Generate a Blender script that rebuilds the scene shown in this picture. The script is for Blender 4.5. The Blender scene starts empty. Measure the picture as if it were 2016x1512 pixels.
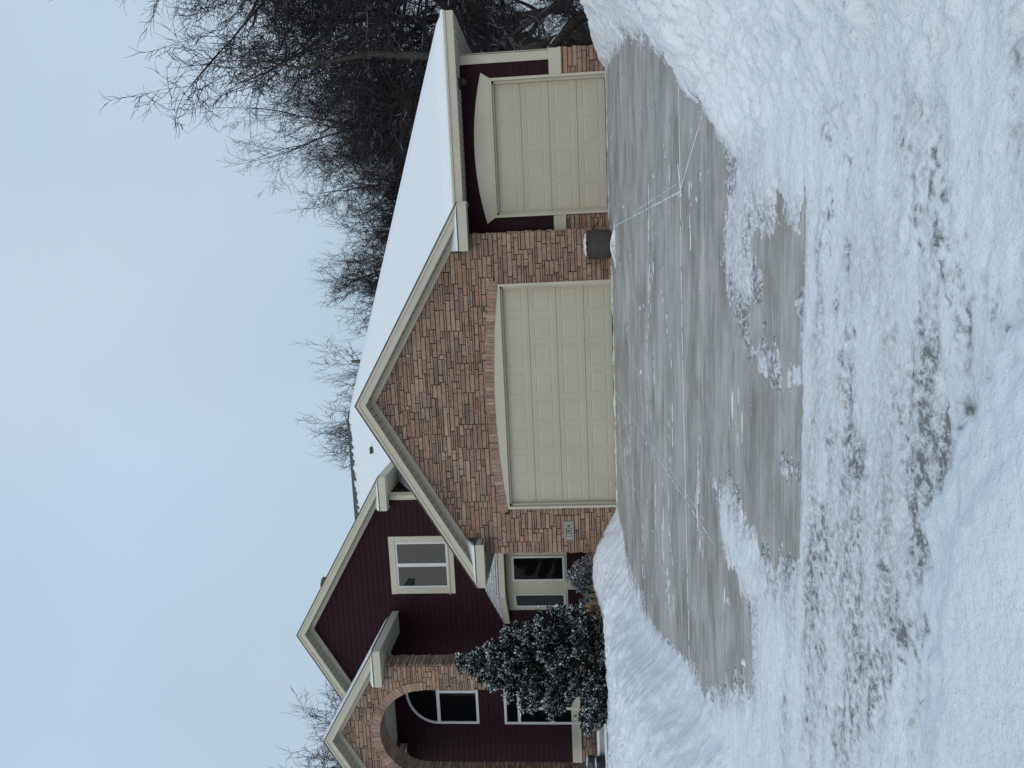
import bpy, math, random
import numpy as np
from mathutils import Matrix, Vector, Quaternion
R = math.radians
C = bpy.context.scene.collection
sc = bpy.context.scene

# ------------------------------------------------------------ camera
F_PX = 1450.0
def cam_axes(yaw, pitch, roll):
    cy, sy, cp, sp, cr, sr = math.cos(yaw), math.sin(yaw), math.cos(pitch), math.sin(pitch), math.cos(roll), math.sin(roll)
    f = Vector((-sy*cp, cy*cp, sp)); r = Vector((cy, sy, 0)); u = r.cross(f)
    return r*cr+u*sr, r*-sr+u*cr, f
cr_, cu_, cf_ = cam_axes(.1553, .0773, -.0324)
cd = bpy.data.cameras.new('camera'); cam = bpy.data.objects.new('camera', cd); C.objects.link(cam)
# the phone was held on its side: picture right = world down, picture up = world right
m = Matrix((-cu_, cr_, -cf_)).transposed().to_4x4()
m.translation = Vector((5.2574, -15.6902, .966)); cam.matrix_world = m
cd.sensor_width = 36; cd.lens = 36*F_PX/2016; cd.clip_end = 1500; cd.clip_start = .05
sc.camera = cam
# ------------------------------------------------------------ sky, sun, exposure
w = bpy.data.worlds.new("World"); sc.world = w; w.use_nodes = True
nt = w.node_tree; nt.nodes.clear()
def N(nt, t, **k):
    n = nt.nodes.new(t)
    for a, b in k.items():
        if a.startswith('_'): n.inputs[int(a[1:])].default_value = b
        else: setattr(n, a, b)
    return n
sky = N(nt, 'ShaderNodeTexSky', sky_type='NISHITA', sun_disc=False, sun_elevation=R(27), sun_rotation=R(190), air_density=1.0, dust_density=4.0)
bg1 = N(nt, 'ShaderNodeBackground'); bg1.inputs[1].default_value = .02
tc = N(nt, 'ShaderNodeTexCoord'); sx = N(nt, 'ShaderNodeSeparateXYZ'); nt.links.new(tc.outputs['Generated'], sx.inputs[0])
ramp = N(nt, 'ShaderNodeValToRGB'); nt.links.new(sx.outputs['Z'], ramp.inputs[0])
cr = ramp.color_ramp; cr.elements[0].position = 0.0; cr.elements[0].color = (.38, .495, .56, 1)
cr.elements[1].position = 1.0; cr.elements[1].color = (.42, .55, .68, 1)
e = cr.elements.new(.30); e.color = (.41, .535, .625, 1)
e = cr.elements.new(.55); e.color = (.45, .58, .71, 1)
ns = N(nt, 'ShaderNodeTexNoise'); ns.inputs['Scale'].default_value = 2.2; ns.inputs['Detail'].default_value = 3; ns.inputs['Roughness'].default_value = .5
nt.links.new(tc.outputs['Generated'], ns.inputs['Vector'])
mr = N(nt, 'ShaderNodeMapRange'); mr.inputs[1].default_value = .3; mr.inputs[2].default_value = .7; mr.inputs[3].default_value = .96; mr.inputs[4].default_value = 1.06
nt.links.new(ns.outputs[0], mr.inputs[0])
ns2 = N(nt, 'ShaderNodeTexNoise'); ns2.inputs['Scale'].default_value = 1.6; ns2.inputs['Detail'].default_value = 4
mp2 = N(nt, 'ShaderNodeMapping'); mp2.inputs['Location'].default_value = (4.2, 1.3, .4); nt.links.new(tc.outputs['Generated'], mp2.inputs[0]); nt.links.new(mp2.outputs[0], ns2.inputs['Vector'])
mr2 = N(nt, 'ShaderNodeMapRange'); mr2.inputs[1].default_value = .38; mr2.inputs[2].default_value = .66; mr2.inputs[3].default_value = 0; mr2.inputs[4].default_value = .55; nt.links.new(ns2.outputs[0], mr2.inputs[0])
mxs = N(nt, 'ShaderNodeMix', data_type='RGBA'); mxs.inputs[7].default_value = (.56, .63, .72, 1); nt.links.new(mr2.outputs[0], mxs.inputs[0]); nt.links.new(ramp.outputs[0], mxs.inputs[6])
bg2 = N(nt, 'ShaderNodeBackground'); nt.links.new(mxs.outputs[2], bg2.inputs[0]); nt.links.new(mr.outputs[0], bg2.inputs[1])
ad = N(nt, 'ShaderNodeAddShader'); out = N(nt, 'ShaderNodeOutputWorld')
nt.links.new(sky.outputs[0], bg1.inputs[0]); nt.links.new(bg1.outputs[0], ad.inputs[0]); nt.links.new(bg2.outputs[0], ad.inputs[1]); nt.links.new(ad.outputs[0], out.inputs[0])
sl = bpy.data.lights.new('sun', 'SUN'); sl.energy = .6; sl.angle = R(50); sl.color = (1, .97, .93)
so = bpy.data.objects.new('sun', sl); C.objects.link(so)
so.rotation_euler = (R(63), 0, R(-12)); so.location = (-6, -30, 20)   # veiled by cloud, low behind the camera
sc.view_settings.view_transform = 'Standard'; sc.view_settings.look = 'None'; sc.view_settings.exposure = 0; sc.view_settings.gamma = 1
sc.cycles.max_bounces = 6

# ------------------------------------------------------------ helpers
rnd = random.Random(7)
def tag(o, label=None, cat=None, group=None, kind=None):
    if label: o['label'] = label
    if cat: o['category'] = cat
    if group: o['group'] = group
    if kind: o['kind'] = kind
    return o
def empty(name, loc=(0, 0, 0), parent=None):
    o = bpy.data.objects.new(name, None); C.objects.link(o); o.location = loc; o.empty_display_size = .2
    if parent: o.parent = parent
    return o
class MB:
    """collects faces, builds ONE mesh object"""
    def __init__(s): s.v = []; s.f = []; s.c = []; s.cur = None
    def add(s, vs, fs, col=None):
        n = len(s.v); s.v += [tuple(p) for p in vs]; s.f += [tuple(i+n for i in f) for f in fs]
        s.c += [col or (1, 1, 1)]*len(fs)
    def box(s, x0, x1, y0, y1, z0, z1, col=None):
        s.add([(x0,y0,z0),(x1,y0,z0),(x1,y1,z0),(x0,y1,z0),(x0,y0,z1),(x1,y0,z1),(x1,y1,z1),(x0,y1,z1)],
              [(0,3,2,1),(4,5,6,7),(0,1,5,4),(1,2,6,5),(2,3,7,6),(3,0,4,7)], col)
    def prism(s, poly, d0, d1, fn, col=None):
        """poly [(a,b)] extruded in depth d0 (front) to d1 (back); fn(a,b,d)->xyz"""
        n = len(poly)
        vs = [fn(a, b, d0) for a, b in poly]+[fn(a, b, d1) for a, b in poly]
        fs = [tuple(range(n)), tuple(range(2*n-1, n-1, -1))]+[(i, i+n, (i+1) % n+n, (i+1) % n) for i in range(n)]
        s.add(vs, fs, col)
    def tube(s, pts, rad, sides=5, col=None, cap=True):
        pts = [Vector(p) for p in pts]; n0 = len(s.v); t0 = (pts[1]-pts[0]).normalized()
        a = t0.orthogonal().normalized()
        for i, p in enumerate(pts):
            t = (pts[min(i+1, len(pts)-1)]-pts[max(i-1, 0)]).normalized()
            a = (a-t*a.dot(t)).normalized(); b = t.cross(a)
            for k in range(sides):
                q = p+(a*math.cos(2*math.pi*k/sides)+b*math.sin(2*math.pi*k/sides))*rad[i]; s.v.append(tuple(q))
        for i in range(len(pts)-1):
            for k in range(sides):
                k2 = (k+1) % sides
                s.f.append((n0+i*sides+k, n0+i*sides+k2, n0+(i+1)*sides+k2, n0+(i+1)*sides+k)); s.c.append(col or (1, 1, 1))
        if cap:
            s.f.append(tuple(n0+k for k in range(sides))[::-1]); s.c.append(col or (1, 1, 1))
            s.f.append(tuple(n0+(len(pts)-1)*sides+k for k in range(sides))); s.c.append(col or (1, 1, 1))
    def lathe(s, prof, cx, cy, n=24, col=None):
        n0 = len(s.v)
        for r, z in prof:
            for k in range(n): s.v.append((cx+r*math.cos(2*math.pi*k/n), cy+r*math.sin(2*math.pi*k/n), z))
        for i in range(len(prof)-1):
            for k in range(n):
                k2 = (k+1) % n; s.f.append((n0+i*n+k, n0+i*n+k2, n0+(i+1)*n+k2, n0+(i+1)*n+k)); s.c.append(col or (1, 1, 1))
    def build(s, name, mat, parent=None, smooth=False, colattr=False, loc=None):
        me = bpy.data.meshes.new(name); me.from_pydata(s.v, [], s.f)
        if colattr:
            ca = me.color_attributes.new('Col', 'FLOAT_COLOR', 'CORNER')
            buf = np.ones((len(me.loops), 4), dtype=np.float32)
            ls = np.empty(len(me.polygons), dtype=np.int32); me.polygons.foreach_get('loop_total', ls)
            buf[:, :3] = np.repeat(np.array(s.c, dtype=np.float32), ls, axis=0); ca.data.foreach_set('color', buf.ravel())
        if smooth: me.shade_smooth()
        if mat: me.materials.append(mat)
        me.update()
        o = bpy.data.objects.new(name, me); C.objects.link(o)
        if parent: o.parent = parent
        if loc: o.location = loc
        return o
def clip(poly, nx, ny, d):
    """keep the side where nx*a+ny*b <= d"""
    o = []
    for i, p in enumerate(poly):
        q = poly[(i+1) % len(poly)]; a = nx*p[0]+ny*p[1]-d; b = nx*q[0]+ny*q[1]-d
        if a <= 0: o.append(p)
        if (a < 0 < b) or (b < 0 < a):
            t = a/(a-b); o.append((p[0]+t*(q[0]-p[0]), p[1]+t*(q[1]-p[1])))
    return o
def _h(i, j, s): v = np.sin(i*127.1+j*311.7+s*74.7)*43758.5453; return v-np.floor(v)
def vn(x, y, s=0):
    xi = np.floor(x); yi = np.floor(y); fx = x-xi; fy = y-yi; fx = fx*fx*(3-2*fx); fy = fy*fy*(3-2*fy)
    return (_h(xi, yi, s)*(1-fx)+_h(xi+1, yi, s)*fx)*(1-fy)+(_h(xi, yi+1, s)*(1-fx)+_h(xi+1, yi+1, s)*fx)*fy
def fbm(x, y, s=0, o=4, g=.5):
    r = 0; a = 1; t = 0
    for k in range(o): r = r+a*(vn(x*2**k+13.7*k, y*2**k-7.1*k, s+k)-.5); t += a; a *= g
    return r/t*2
def sm(t): t = np.clip(t, 0, 1); return t*t*(3-2*t)
def sdf(px, py, poly):
    """signed distance, positive inside"""
    d = np.full(px.shape, 1e9); ins = np.zeros(px.shape, bool); n = len(poly)
    for i in range(n):
        ax, ay = poly[i]; bx, by = poly[(i+1) % n]; ex, ey = bx-ax, by-ay; wx, wy = px-ax, py-ay
        t = np.clip((wx*ex+wy*ey)/(ex*ex+ey*ey+1e-12), 0, 1)
        d = np.minimum(d, (wx-ex*t)**2+(wy-ey*t)**2)
        if ay != by: ins ^= ((ay > py) != (by > py)) & (px < (bx-ax)*(py-ay)/(by-ay)+ax)
    return np.where(ins, 1, -1)*np.sqrt(d)

# ------------------------------------------------------------ materials
def mat(name, col, rough=.6, spec=.5):
    m = bpy.data.materials.new(name); m.use_nodes = True
    b = m.node_tree.nodes['Principled BSDF']; b.inputs['Base Color'].default_value = (*col, 1); b.inputs['Roughness'].default_value = rough
    b.inputs['Specular IOR Level'].default_value = spec
    return m, m.node_tree, b
def mul_noise(nt, b, src, scale, lo, hi, detail=4, vec='Object', stretch=(1, 1, 1), rough=.6):
    """multiply src colour socket/colour by a noise range -> base colour"""
    t = N(nt, 'ShaderNodeTexCoord'); mp = N(nt, 'ShaderNodeMapping'); mp.inputs['Scale'].default_value = stretch
    n = N(nt, 'ShaderNodeTexNoise'); n.inputs['Scale'].default_value = scale; n.inputs['Detail'].default_value = detail; n.inputs['Roughness'].default_value = rough
    r = N(nt, 'ShaderNodeMapRange'); r.inputs[1].default_value = .3; r.inputs[2].default_value = .7; r.inputs[3].default_value = lo; r.inputs[4].default_value = hi
    v = N(nt, 'ShaderNodeVectorMath', operation='SCALE')
    nt.links.new(t.outputs[vec], mp.inputs[0]); nt.links.new(mp.outputs[0], n.inputs['Vector']); nt.links.new(n.outputs[0], r.inputs[0]); nt.links.new(r.outputs[0], v.inputs['Scale'])
    if isinstance(src, tuple): v.inputs[0].default_value = src[:3]
    else: nt.links.new(src, v.inputs[0])
    nt.links.new(v.outputs[0], b.inputs['Base Color'])
    return v.outputs[0], n
def bump(nt, b, scale, dist, strength=1, detail=5, stretch=(1, 1, 1), prev=None, rough=.6):
    t = N(nt, 'ShaderNodeTexCoord'); mp = N(nt, 'ShaderNodeMapping'); mp.inputs['Scale'].default_value = stretch
    n = N(nt, 'ShaderNodeTexNoise'); n.inputs['Scale'].default_value = scale; n.inputs['Detail'].default_value = detail; n.inputs['Roughness'].default_value = rough
    bp = N(nt, 'ShaderNodeBump'); bp.inputs['Distance'].default_value = dist; bp.inputs['Strength'].default_value = strength
    nt.links.new(t.outputs['Object'], mp.inputs[0]); nt.links.new(mp.outputs[0], n.inputs['Vector']); nt.links.new(n.outputs[0], bp.inputs['Height'])
    if prev: nt.links.new(prev.outputs[0], bp.inputs['Normal'])
    nt.links.new(bp.outputs[0], b.inputs['Normal'])
    return bp
M = {}
def cling(nt, b, src):
    g = N(nt, 'ShaderNodeNewGeometry'); sp = N(nt, 'ShaderNodeSeparateXYZ'); nt.links.new(g.outputs['Normal'], sp.inputs[0])
    a = N(nt, 'ShaderNodeMapRange'); a.inputs[1].default_value = .55; a.inputs[2].default_value = .8; nt.links.new(sp.outputs['Z'], a.inputs[0])
    t = N(nt, 'ShaderNodeTexCoord'); n = N(nt, 'ShaderNodeTexNoise'); n.inputs['Scale'].default_value = 1.4; n.inputs['Detail'].default_value = 4
    r = N(nt, 'ShaderNodeMapRange'); r.inputs[1].default_value = .50; r.inputs[2].default_value = .58; nt.links.new(t.outputs['Object'], n.inputs['Vector']); nt.links.new(n.outputs[0], r.inputs[0])
    m_ = N(nt, 'ShaderNodeMath', operation='MULTIPLY'); nt.links.new(a.outputs[0], m_.inputs[0]); nt.links.new(r.outputs[0], m_.inputs[1])
    mx = N(nt, 'ShaderNodeMix', data_type='RGBA'); mx.inputs[7].default_value = (.6, .63, .66, 1); nt.links.new(m_.outputs[0], mx.inputs[0]); nt.links.new(src, mx.inputs[6]); nt.links.new(mx.outputs[2], b.inputs['Base Color'])
# painted trim
m_, t_, b_ = mat('beige_paint', (.47, .44, .355), .5, .3); mul_noise(t_, b_, (.47, .44, .355), 1.7, .93, 1.05, 4); bump(t_, b_, 60, .0008); M['trim'] = m_
m_, t_, b_ = mat('soffit_paint', (.44, .42, .35), .6, .2)
tcn = N(t_, 'ShaderNodeTexCoord'); wv = N(t_, 'ShaderNodeTexWave', wave_type='BANDS', bands_direction='DIAGONAL'); M['soffit'] = m_
t_.nodes.remove(wv)
mul_noise(t_, b_, (.43, .405, .33), 2.5, .92, 1.04)
m_, t_, b_ = mat('door_paint', (.46, .45, .38), .45, .35); mul_noise(t_, b_, (.435, .405, .315), 1.1, .94, 1.04, 3); bump(t_, b_, 90, .0006, stretch=(1, 1, .15)); M['door'] = m_
# burgundy siding
m_, t_, b_ = mat('burgundy_siding', (.055, .014, .022), .6, .12); mul_noise(t_, b_, (.020, .0046, .0088), 3, .8, 1.2, 5, stretch=(.4, 1, 3)); bump(t_, b_, 40, .001, stretch=(.15, 1, 1)); M['siding'] = m_
# stone veneer: colour per stone from its attribute, mottled
m_, t_, b_ = mat('stone_veneer', (.3, .2, .14), .85, .25)
at = N(t_, 'ShaderNodeAttribute', attribute_name='Col')
o1, _ = mul_noise(t_, b_, at.outputs['Color'], 14, .72, 1.25, 6, rough=.7)
mul_noise(t_, b_, o1, 2.0, .82, 1.12, 3)
p_ = bump(t_, b_, 22, .008, 1, 6); bump(t_, b_, 90, .003, .8, 3, prev=p_); M['stone'] = m_
m_, t_, b_ = mat('mortar', (.034, .024, .02), .95, .1); bump(t_, b_, 60, .004); M['mortar'] = m_
# concrete with scraped frost left by the shovel
m_, t_, b_ = mat('driveway_concrete', (.3, .29, .28), .8, .3)
o1, _ = mul_noise(t_, b_, (.222, .200, .170), 1.1, .72, 1.22, 6)
o1, _ = mul_noise(t_, b_, o1, 12, .78, 1.2, 8, stretch=(.5, 1, 1), rough=.75)
tcn = N(t_, 'ShaderNodeTexCoord')
def frost(prev, sc_, stretch, lo, hi, amt, seed):
    mp = N(t_, 'ShaderNodeMapping'); mp.inputs['Scale'].default_value = stretch; mp.inputs['Location'].default_value = (seed, seed, 0); mp.inputs['Rotation'].default_value = (0, 0, R(seed*2.2-5))
    n = N(t_, 'ShaderNodeTexNoise'); n.inputs['Scale'].default_value = sc_; n.inputs['Detail'].default_value = 7; n.inputs['Roughness'].default_value = .66; n.inputs['Distortion'].default_value = .35
    r = N(t_, 'ShaderNodeMapRange'); r.inputs[1].default_value = lo; r.inputs[2].default_value = hi; r.inputs[3].default_value = 0; r.inputs[4].default_value = amt
    mx = N(t_, 'ShaderNodeMix', data_type='RGBA'); mx.inputs[7].default_value = (.63, .61, .585, 1)
    t_.links.new(tcn.outputs['Object'], mp.inputs[0]); t_.links.new(mp.outputs[0], n.inputs['Vector']); t_.links.new(n.outputs[0], r.inputs[0])
    t_.links.new(r.outputs[0], mx.inputs[0]); t_.links.new(prev, mx.inputs[6]); t_.links.new(mx.outputs[2], b_.inputs['Base Color'])
    return mx.outputs[2]
o1 = frost(o1, 1.6, (.55, 1.3, 1), .38, .70, .62, 1.0)
o1 = frost(o1, 6, (.22, 1.9, 1), .48, .72, .42, 2.3)
o1 = frost(o1, .9, (.6, 1.2, 1), .40, .68, .42, 3.1)
o1 = frost(o1, 18, (.14, 1.6, 1), .52, .70, .36, .6)
o1 = frost(o1, 55, (.5, 1.4, 1), .56, .74, .35, 4.6)
o1 = frost(o1, 1.3, (.28, 1.6, 1), .57, .66, .62, 3.7)
o1 = frost(o1, 11, (.05, 1.6, 1), .575, .60, .42, 5.1)
o1 = frost(o1, 24, (.05, 1.3, 1), .585, .61, .40, 1.9)
def damp(prev, sc_, stretch, lo, hi, amt, seed, col):
    o = frost(prev, sc_, stretch, lo, hi, amt, seed); nd = o.node; nd.inputs[7].default_value = col; return o
o1 = damp(o1, .75, (.8, 1.5, 1), .50, .62, .40, 6.3, (.17, .155, .135, 1))
o1 = damp(o1, 14, (.06, 1.5, 1), .59, .62, .35, 2.7, (.14, .13, .12, 1))
bump(t_, b_, 45, .003, .6, 5, stretch=(.3, 1, 1)); M['concrete'] = m_
m_, t_, b_ = mat('asphalt', (.07, .07, .075), .85, .3); mul_noise(t_, b_, (.095, .098, .105), 14, .5, 1.5, 6); bump(t_, b_, 120, .006); M['asphalt'] = m_
# snow
def snow_mat(name, col, dirt, bsc=1.0, bst=1.0):
    m_, t_, b_ = mat(name, col, .75, .25)
    o1, _ = mul_noise(t_, b_, col, 1.6, .95, 1.04, 5)
    if dirt:
        for (s_, lo, hi, amt, dc) in dirt:
            tcn = N(t_, 'ShaderNodeTexCoord'); mp = N(t_, 'ShaderNodeMapping'); mp.inputs['Scale'].default_value = (.6, 1.5, 1); mp.inputs['Rotation'].default_value = (0, 0, R(12))
            mp.inputs['Location'].default_value = (s_, s_*2, 0)
            n = N(t_, 'ShaderNodeTexNoise'); n.inputs['Scale'].default_value = s_; n.inputs['Detail'].default_value = 7; n.inputs['Roughness'].default_value = .68
            r = N(t_, 'ShaderNodeMapRange'); r.inputs[1].default_value = lo; r.inputs[2].default_value = hi; r.inputs[3].default_value = 0; r.inputs[4].default_value = amt
            mx = N(t_, 'ShaderNodeMix', data_type='RGBA'); mx.inputs[7].default_value = (*dc, 1)
            t_.links.new(tcn.outputs['Object'], mp.inputs[0]); t_.links.new(mp.outputs[0], n.inputs['Vector']); t_.links.new(n.outputs[0], r.inputs[0])
            t_.links.new(r.outputs[0], mx.inputs[0]); t_.links.new(o1, mx.inputs[6]); t_.links.new(mx.outputs[2], b_.inputs['Base Color']); o1 = mx.outputs[2]
    if dirt:
        at = N(t_, 'ShaderNodeAttribute', attribute_name='Dirt'); mx = N(t_, 'ShaderNodeMix', data_type='RGBA'); mx.inputs[7].default_value = (.215, .215, .215, 1)
        tcn = N(t_, 'ShaderNodeTexCoord'); n = N(t_, 'ShaderNodeTexNoise'); n.inputs['Scale'].default_value = 24; n.inputs['Detail'].default_value = 6; n.inputs['Roughness'].default_value = .75
        r = N(t_, 'ShaderNodeMapRange'); r.inputs[1].default_value = .42; r.inputs[2].default_value = .58; r.inputs[3].default_value = .25; r.inputs[4].default_value = 1.35
        ml = N(t_, 'ShaderNodeMath', operation='MULTIPLY'); ml.use_clamp = True
        t_.links.new(tcn.outputs['Object'], n.inputs['Vector']); t_.links.new(n.outputs[0], r.inputs[0]); t_.links.new(r.outputs[0], ml.inputs[0]); t_.links.new(at.outputs['Fac'], ml.inputs[1])
        t_.links.new(ml.outputs[0], mx.inputs[0]); t_.links.new(o1, mx.inputs[6]); t_.links.new(mx.outputs[2], b_.inputs['Base Color'])
    p_ = bump(t_, b_, 6*bsc, .04*bst, .7, 6); p_ = bump(t_, b_, 28*bsc, .018*bst, .9, 5, prev=p_); bump(t_, b_, 120, .003, .6, 2, prev=p_)
    return m_
M['snow'] = snow_mat('snow', (.81, .84, .875), None)
m_, t_, b_ = mat('roof_snow', (.76, .79, .81), .8, .1); bump(t_, b_, 1.2, .03, .5, 3); M['roof_snow'] = m_
M['packed'] = snow_mat('packed_snow', (.85, .87, .885), [(1.1, .52, .74, .26, (.50, .50, .51)), (5.0, .56, .70, .36, (.46, .45, .44)), (17, .59, .68, .42, (.44, .35, .30)), (46, .60, .68, .40, (.40, .39, .38))], 1.3, .85)
# shingles
m_, t_, b_ = mat('shingles', (.06, .065, .06), .9, .2); mul_noise(t_, b_, (.07, .075, .07), 6, .6, 1.5, 5); bump(t_, b_, 30, .004); M['shingle'] = m_
m_, t_, b_ = mat('dusted_shingles', (.5, .5, .52), .85, .2)
tcn = N(t_, 'ShaderNodeTexCoord'); br = N(t_, 'ShaderNodeTexBrick'); br.inputs['Color1'].default_value = (.62, .64, .66, 1); br.inputs['Color2'].default_value = (.52, .54, .56, 1); br.inputs['Mortar'].default_value = (.13, .13, .14, 1)
br.inputs['Scale'].default_value = 1; br.inputs['Brick Width'].default_value = .3; br.inputs['Row Height'].default_value = .13; br.inputs['Mortar Size'].default_value = .01; br.inputs['Mortar Smooth'].default_value = .6
mp = N(t_, 'ShaderNodeMapping'); mp.inputs['Rotation'].default_value = (0, 0, 0); t_.links.new(tcn.outputs['Object'], mp.inputs[0]); t_.links.new(mp.outputs[0], br.inputs['Vector']); mul_noise(t_, b_, br.outputs[0], 5, .6, 1.15, 5); M['dusted'] = m_
# glass
def glass(name, col, rough, spec):
    m_, t_, b_ = mat(name, col, rough, spec); bump(t_, b_, .8, .01, .25, 2); return m_
M['glass_up'] = glass('window_glass', (.012, .019, .020), .03, .34)
M['glass_dark'] = glass('dark_window_glass', (.004, .005, .006), .03, .13)
m_, t_, b_ = mat('window_frame_white', (.55, .56, .56), .4, .4); mul_noise(t_, b_, (.55, .56, .56), 3, .95, 1.03); M['frame'] = m_
m_, t_, b_ = mat('black_plastic', (.012, .012, .014), .4, .4); mul_noise(t_, b_, (.012, .012, .014), 5, .8, 1.3); M['black'] = m_
m_, t_, b_ = mat('digit_paint', (.01, .01, .01), .6, .2); mul_noise(t_, b_, (.012, .012, .012), 9, .8, 1.2); M['digit'] = m_
m_, t_, b_ = mat('plaque_stone', (.33, .31, .27), .7, .3); mul_noise(t_, b_, (.34, .32, .28), 12, .85, 1.1); M['plaque'] = m_
m_, t_, b_ = mat('bark', (.035, .028, .024), .95, .1); o1, _ = mul_noise(t_, b_, (.048, .041, .037), 7, .55, 1.6, 6, stretch=(3, 3, .6)); cling(t_, b_, o1); bump(t_, b_, 18, .02, 1, 5, stretch=(3, 3, .5)); M['bark'] = m_
m_, t_, b_ = mat('twig', (.03, .026, .026), .9, .1); o1, _ = mul_noise(t_, b_, (.032, .028, .030), 2, .7, 1.5); cling(t_, b_, o1); M['twig'] = m_
m_, t_, b_ = mat('dry_stem', (.28, .17, .09), .8, .2); mul_noise(t_, b_, (.40, .26, .15), 12, .6, 1.4); M['dry'] = m_
m_, t_, b_ = mat('foliage', (.03, .05, .03), .8, .15); at = N(t_, 'ShaderNodeAttribute', attribute_name='Col'); mul_noise(t_, b_, at.outputs['Color'], 9, .7, 1.3); M['foliage'] = m_
m_, t_, b_ = mat('ceramic_dark', (.02, .024, .04), .3, .5); mul_noise(t_, b_, (.02, .025, .04), 8, .7, 1.4); M['navy'] = m_
m_, t_, b_ = mat('ceramic_red', (.03, .012, .018), .4, .5); mul_noise(t_, b_, (.03, .012, .02), 8, .7, 1.3); M['redpot'] = m_
# wicker planter
m_, t_, b_ = mat('woven_resin', (.06, .055, .05), .75, .3); mul_noise(t_, b_, (.058, .051, .043), 20, .6, 1.4, 4, stretch=(1, 1, 4)); bump(t_, b_, 50, .008, 1, 3, stretch=(.4, .4, 2)); M['wicker'] = m_
m_, t_, b_ = mat('step_concrete', (.33, .32, .31), .85, .2); mul_noise(t_, b_, (.30, .30, .30), 5, .8, 1.15); bump(t_, b_, 60, .002); M['step'] = m_

# ------------------------------------------------------------ ground, street, driveway
SL = .04
def gz(y): return SL*np.clip(y, -20.0, 0.0)
mb = MB()
ys = [-300, -60, -20, -15, -10, -5, 0, 1, 12, 40, 80, 400]
zs = [-.95, -.95, -.86, -.66, -.46, -.26, -.06, -.06, -.25, -.5, .2, .3]
for i in range(len(ys)-1):
    mb.add([(-400, ys[i], zs[i]), (400, ys[i], zs[i]), (400, ys[i+1], zs[i+1]), (-400, ys[i+1], zs[i+1])], [(0, 1, 2, 3)])
tag(mb.build('ground', M['snow'], smooth=True), kind='structure')
mb = MB()
mb.add([(-5, -11.22, SL*-11.22), (12, -11.22, SL*-11.22), (11.0, .0, 0), (-1.2, .0, 0)], [(0, 1, 2, 3)])
mb.add([(6.01, .0, 0), (9.3, .0, 0), (9.3, .8, .0), (6.01, .8, .0)], [(0, 1, 2, 3)])
tag(mb.build('driveway', M['concrete']), kind='structure')
mb = MB(); mb.add([(-60, -24, SL*-20-.02), (60, -24, SL*-20-.02), (60, -11.24, SL*-11.24-.012), (-60, -11.24, SL*-11.24-.012)], [(0, 1, 2, 3)])
tag(mb.build('street', M['asphalt']), kind='structure')

# snow lying on the plot: one height field, cut into packed snow and ploughed banks
BARE_A = [(-0.06,.9),(9.21,.9),(9.21,-.29),(8.74,-3.53),(7.92,-5.9),(7.29,-7.2),(6.67,-8.53),(6.24,-9.35),(5.97,-9.6),(5.78,-9.46),(5.55,-9.35),(5.22,-9.32),(4.89,-9.52),(4.66,-9.75),(4.53,-10.03),(4.44,-10.58),(4.53,-11.18),(4.05,-11.21),(3.89,-10.81),(3.83,-10.91),(3.86,-11.22),(3.44,-11.21),(3.19,-10.62),(3.19,-9.99),(3.34,-9.36),(3.22,-8.99),(2.72,-9.09),(2.61,-9.53),(2.54,-10.14),(1.92,-10.08),(1.67,-9.62),(0.91,-8.66),(0.65,-7.79),(0.41,-7.02),(-0.2,-5.19),(-0.34,-3.66),(-0.5,-2.14),(-0.28,-0.91)]
BARE_B = [(5.14,-10.33),(5.36,-10.08),(5.46,-10.32),(5.47,-10.94),(5.42,-11.2),(4.53,-11.2),(4.55,-10.78),(4.62,-10.46),(4.68,-10.03),(4.83,-9.93),(5.0,-10.28)]
RB = [(9.36,.72),(9.31,-.52),(9.40,-1.02),(8.76,-3.54),(7.93,-5.9),(7.3,-7.2),(6.68,-8.53),(6.25,-9.35),(5.96,-9.63),(5.85,-11.26),(5.75,-12.19),(5.75,-13.1),(6.3,-14.5),(8,-19),(40,-19),(40,3),(10.2,3)]
LB = [(-.05,.3),(0.05,-0.1),(-0.24,-1.0),(-0.86,-2.45),(-0.2,-5.19),(0.41,-7.02),(0.92,-8.66),(1.0,-9.54),(.6,-10.43),(-.6,-11.3),(-3,-12),(-40,-12),(-40,3),(-1.0,3)]
FB = [(5.5,-13.55),(4.98,-13.25),(4.78,-13.12),(4.63,-13.0),(4.29,-12.91),(4.01,-12.85),(3.6,-12.78),(3.16,-12.84),(2.0,-12.9),(-2,-13.3),(-30,-13.8),(-30,-19),(8,-19),(6.6,-15.5)]
def axis(spec):
    o = []
    for a, b, d in spec: o += list(np.arange(a, b, d))
    return np.array(o+[spec[-1][1]])
xs = axis([(-30, -14, .5), (-14, -8, .15), (-8, -3, .05), (-3, .8, .035), (.8, 7.2, .02), (7.2, 10.5, .035), (10.5, 14, .1), (14, 30, .5)])
ysg = axis([(-18.5, -14.2, .2), (-14.2, -9, .018), (-9, -5, .025), (-5, -1.5, .035), (-1.5, .9, .03), (.9, 3.25, .12)])
X, Y = np.meshgrid(xs, ysg)
warp = .16*fbm(X*1.6, Y*1.6, 11, 3)+.06*fbm(X*7, Y*7, 12, 3)
dR = sdf(X, Y, RB)+warp; dL = sdf(X, Y, LB)+warp; dF = sdf(X, Y, FB)+.12*fbm(X*3.3, Y*3.3, 15, 3)+.07*fbm(X*10, Y*10, 16, 2)
dB = np.maximum(sdf(X, Y, BARE_A), sdf(X, Y, BARE_B))
clod = .55*np.maximum(0, fbm(X*8, Y*8, 21, 4, .65))+.45*np.maximum(0, fbm(X*3.5, Y*3.5, 24, 3, .6))*np.maximum(0, fbm(X*19, Y*19, 25, 2)+.5); fine = fbm(X*16, Y*16, 22, 3, .6); big = fbm(X*.9, Y*.9, 23, 3)
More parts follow.
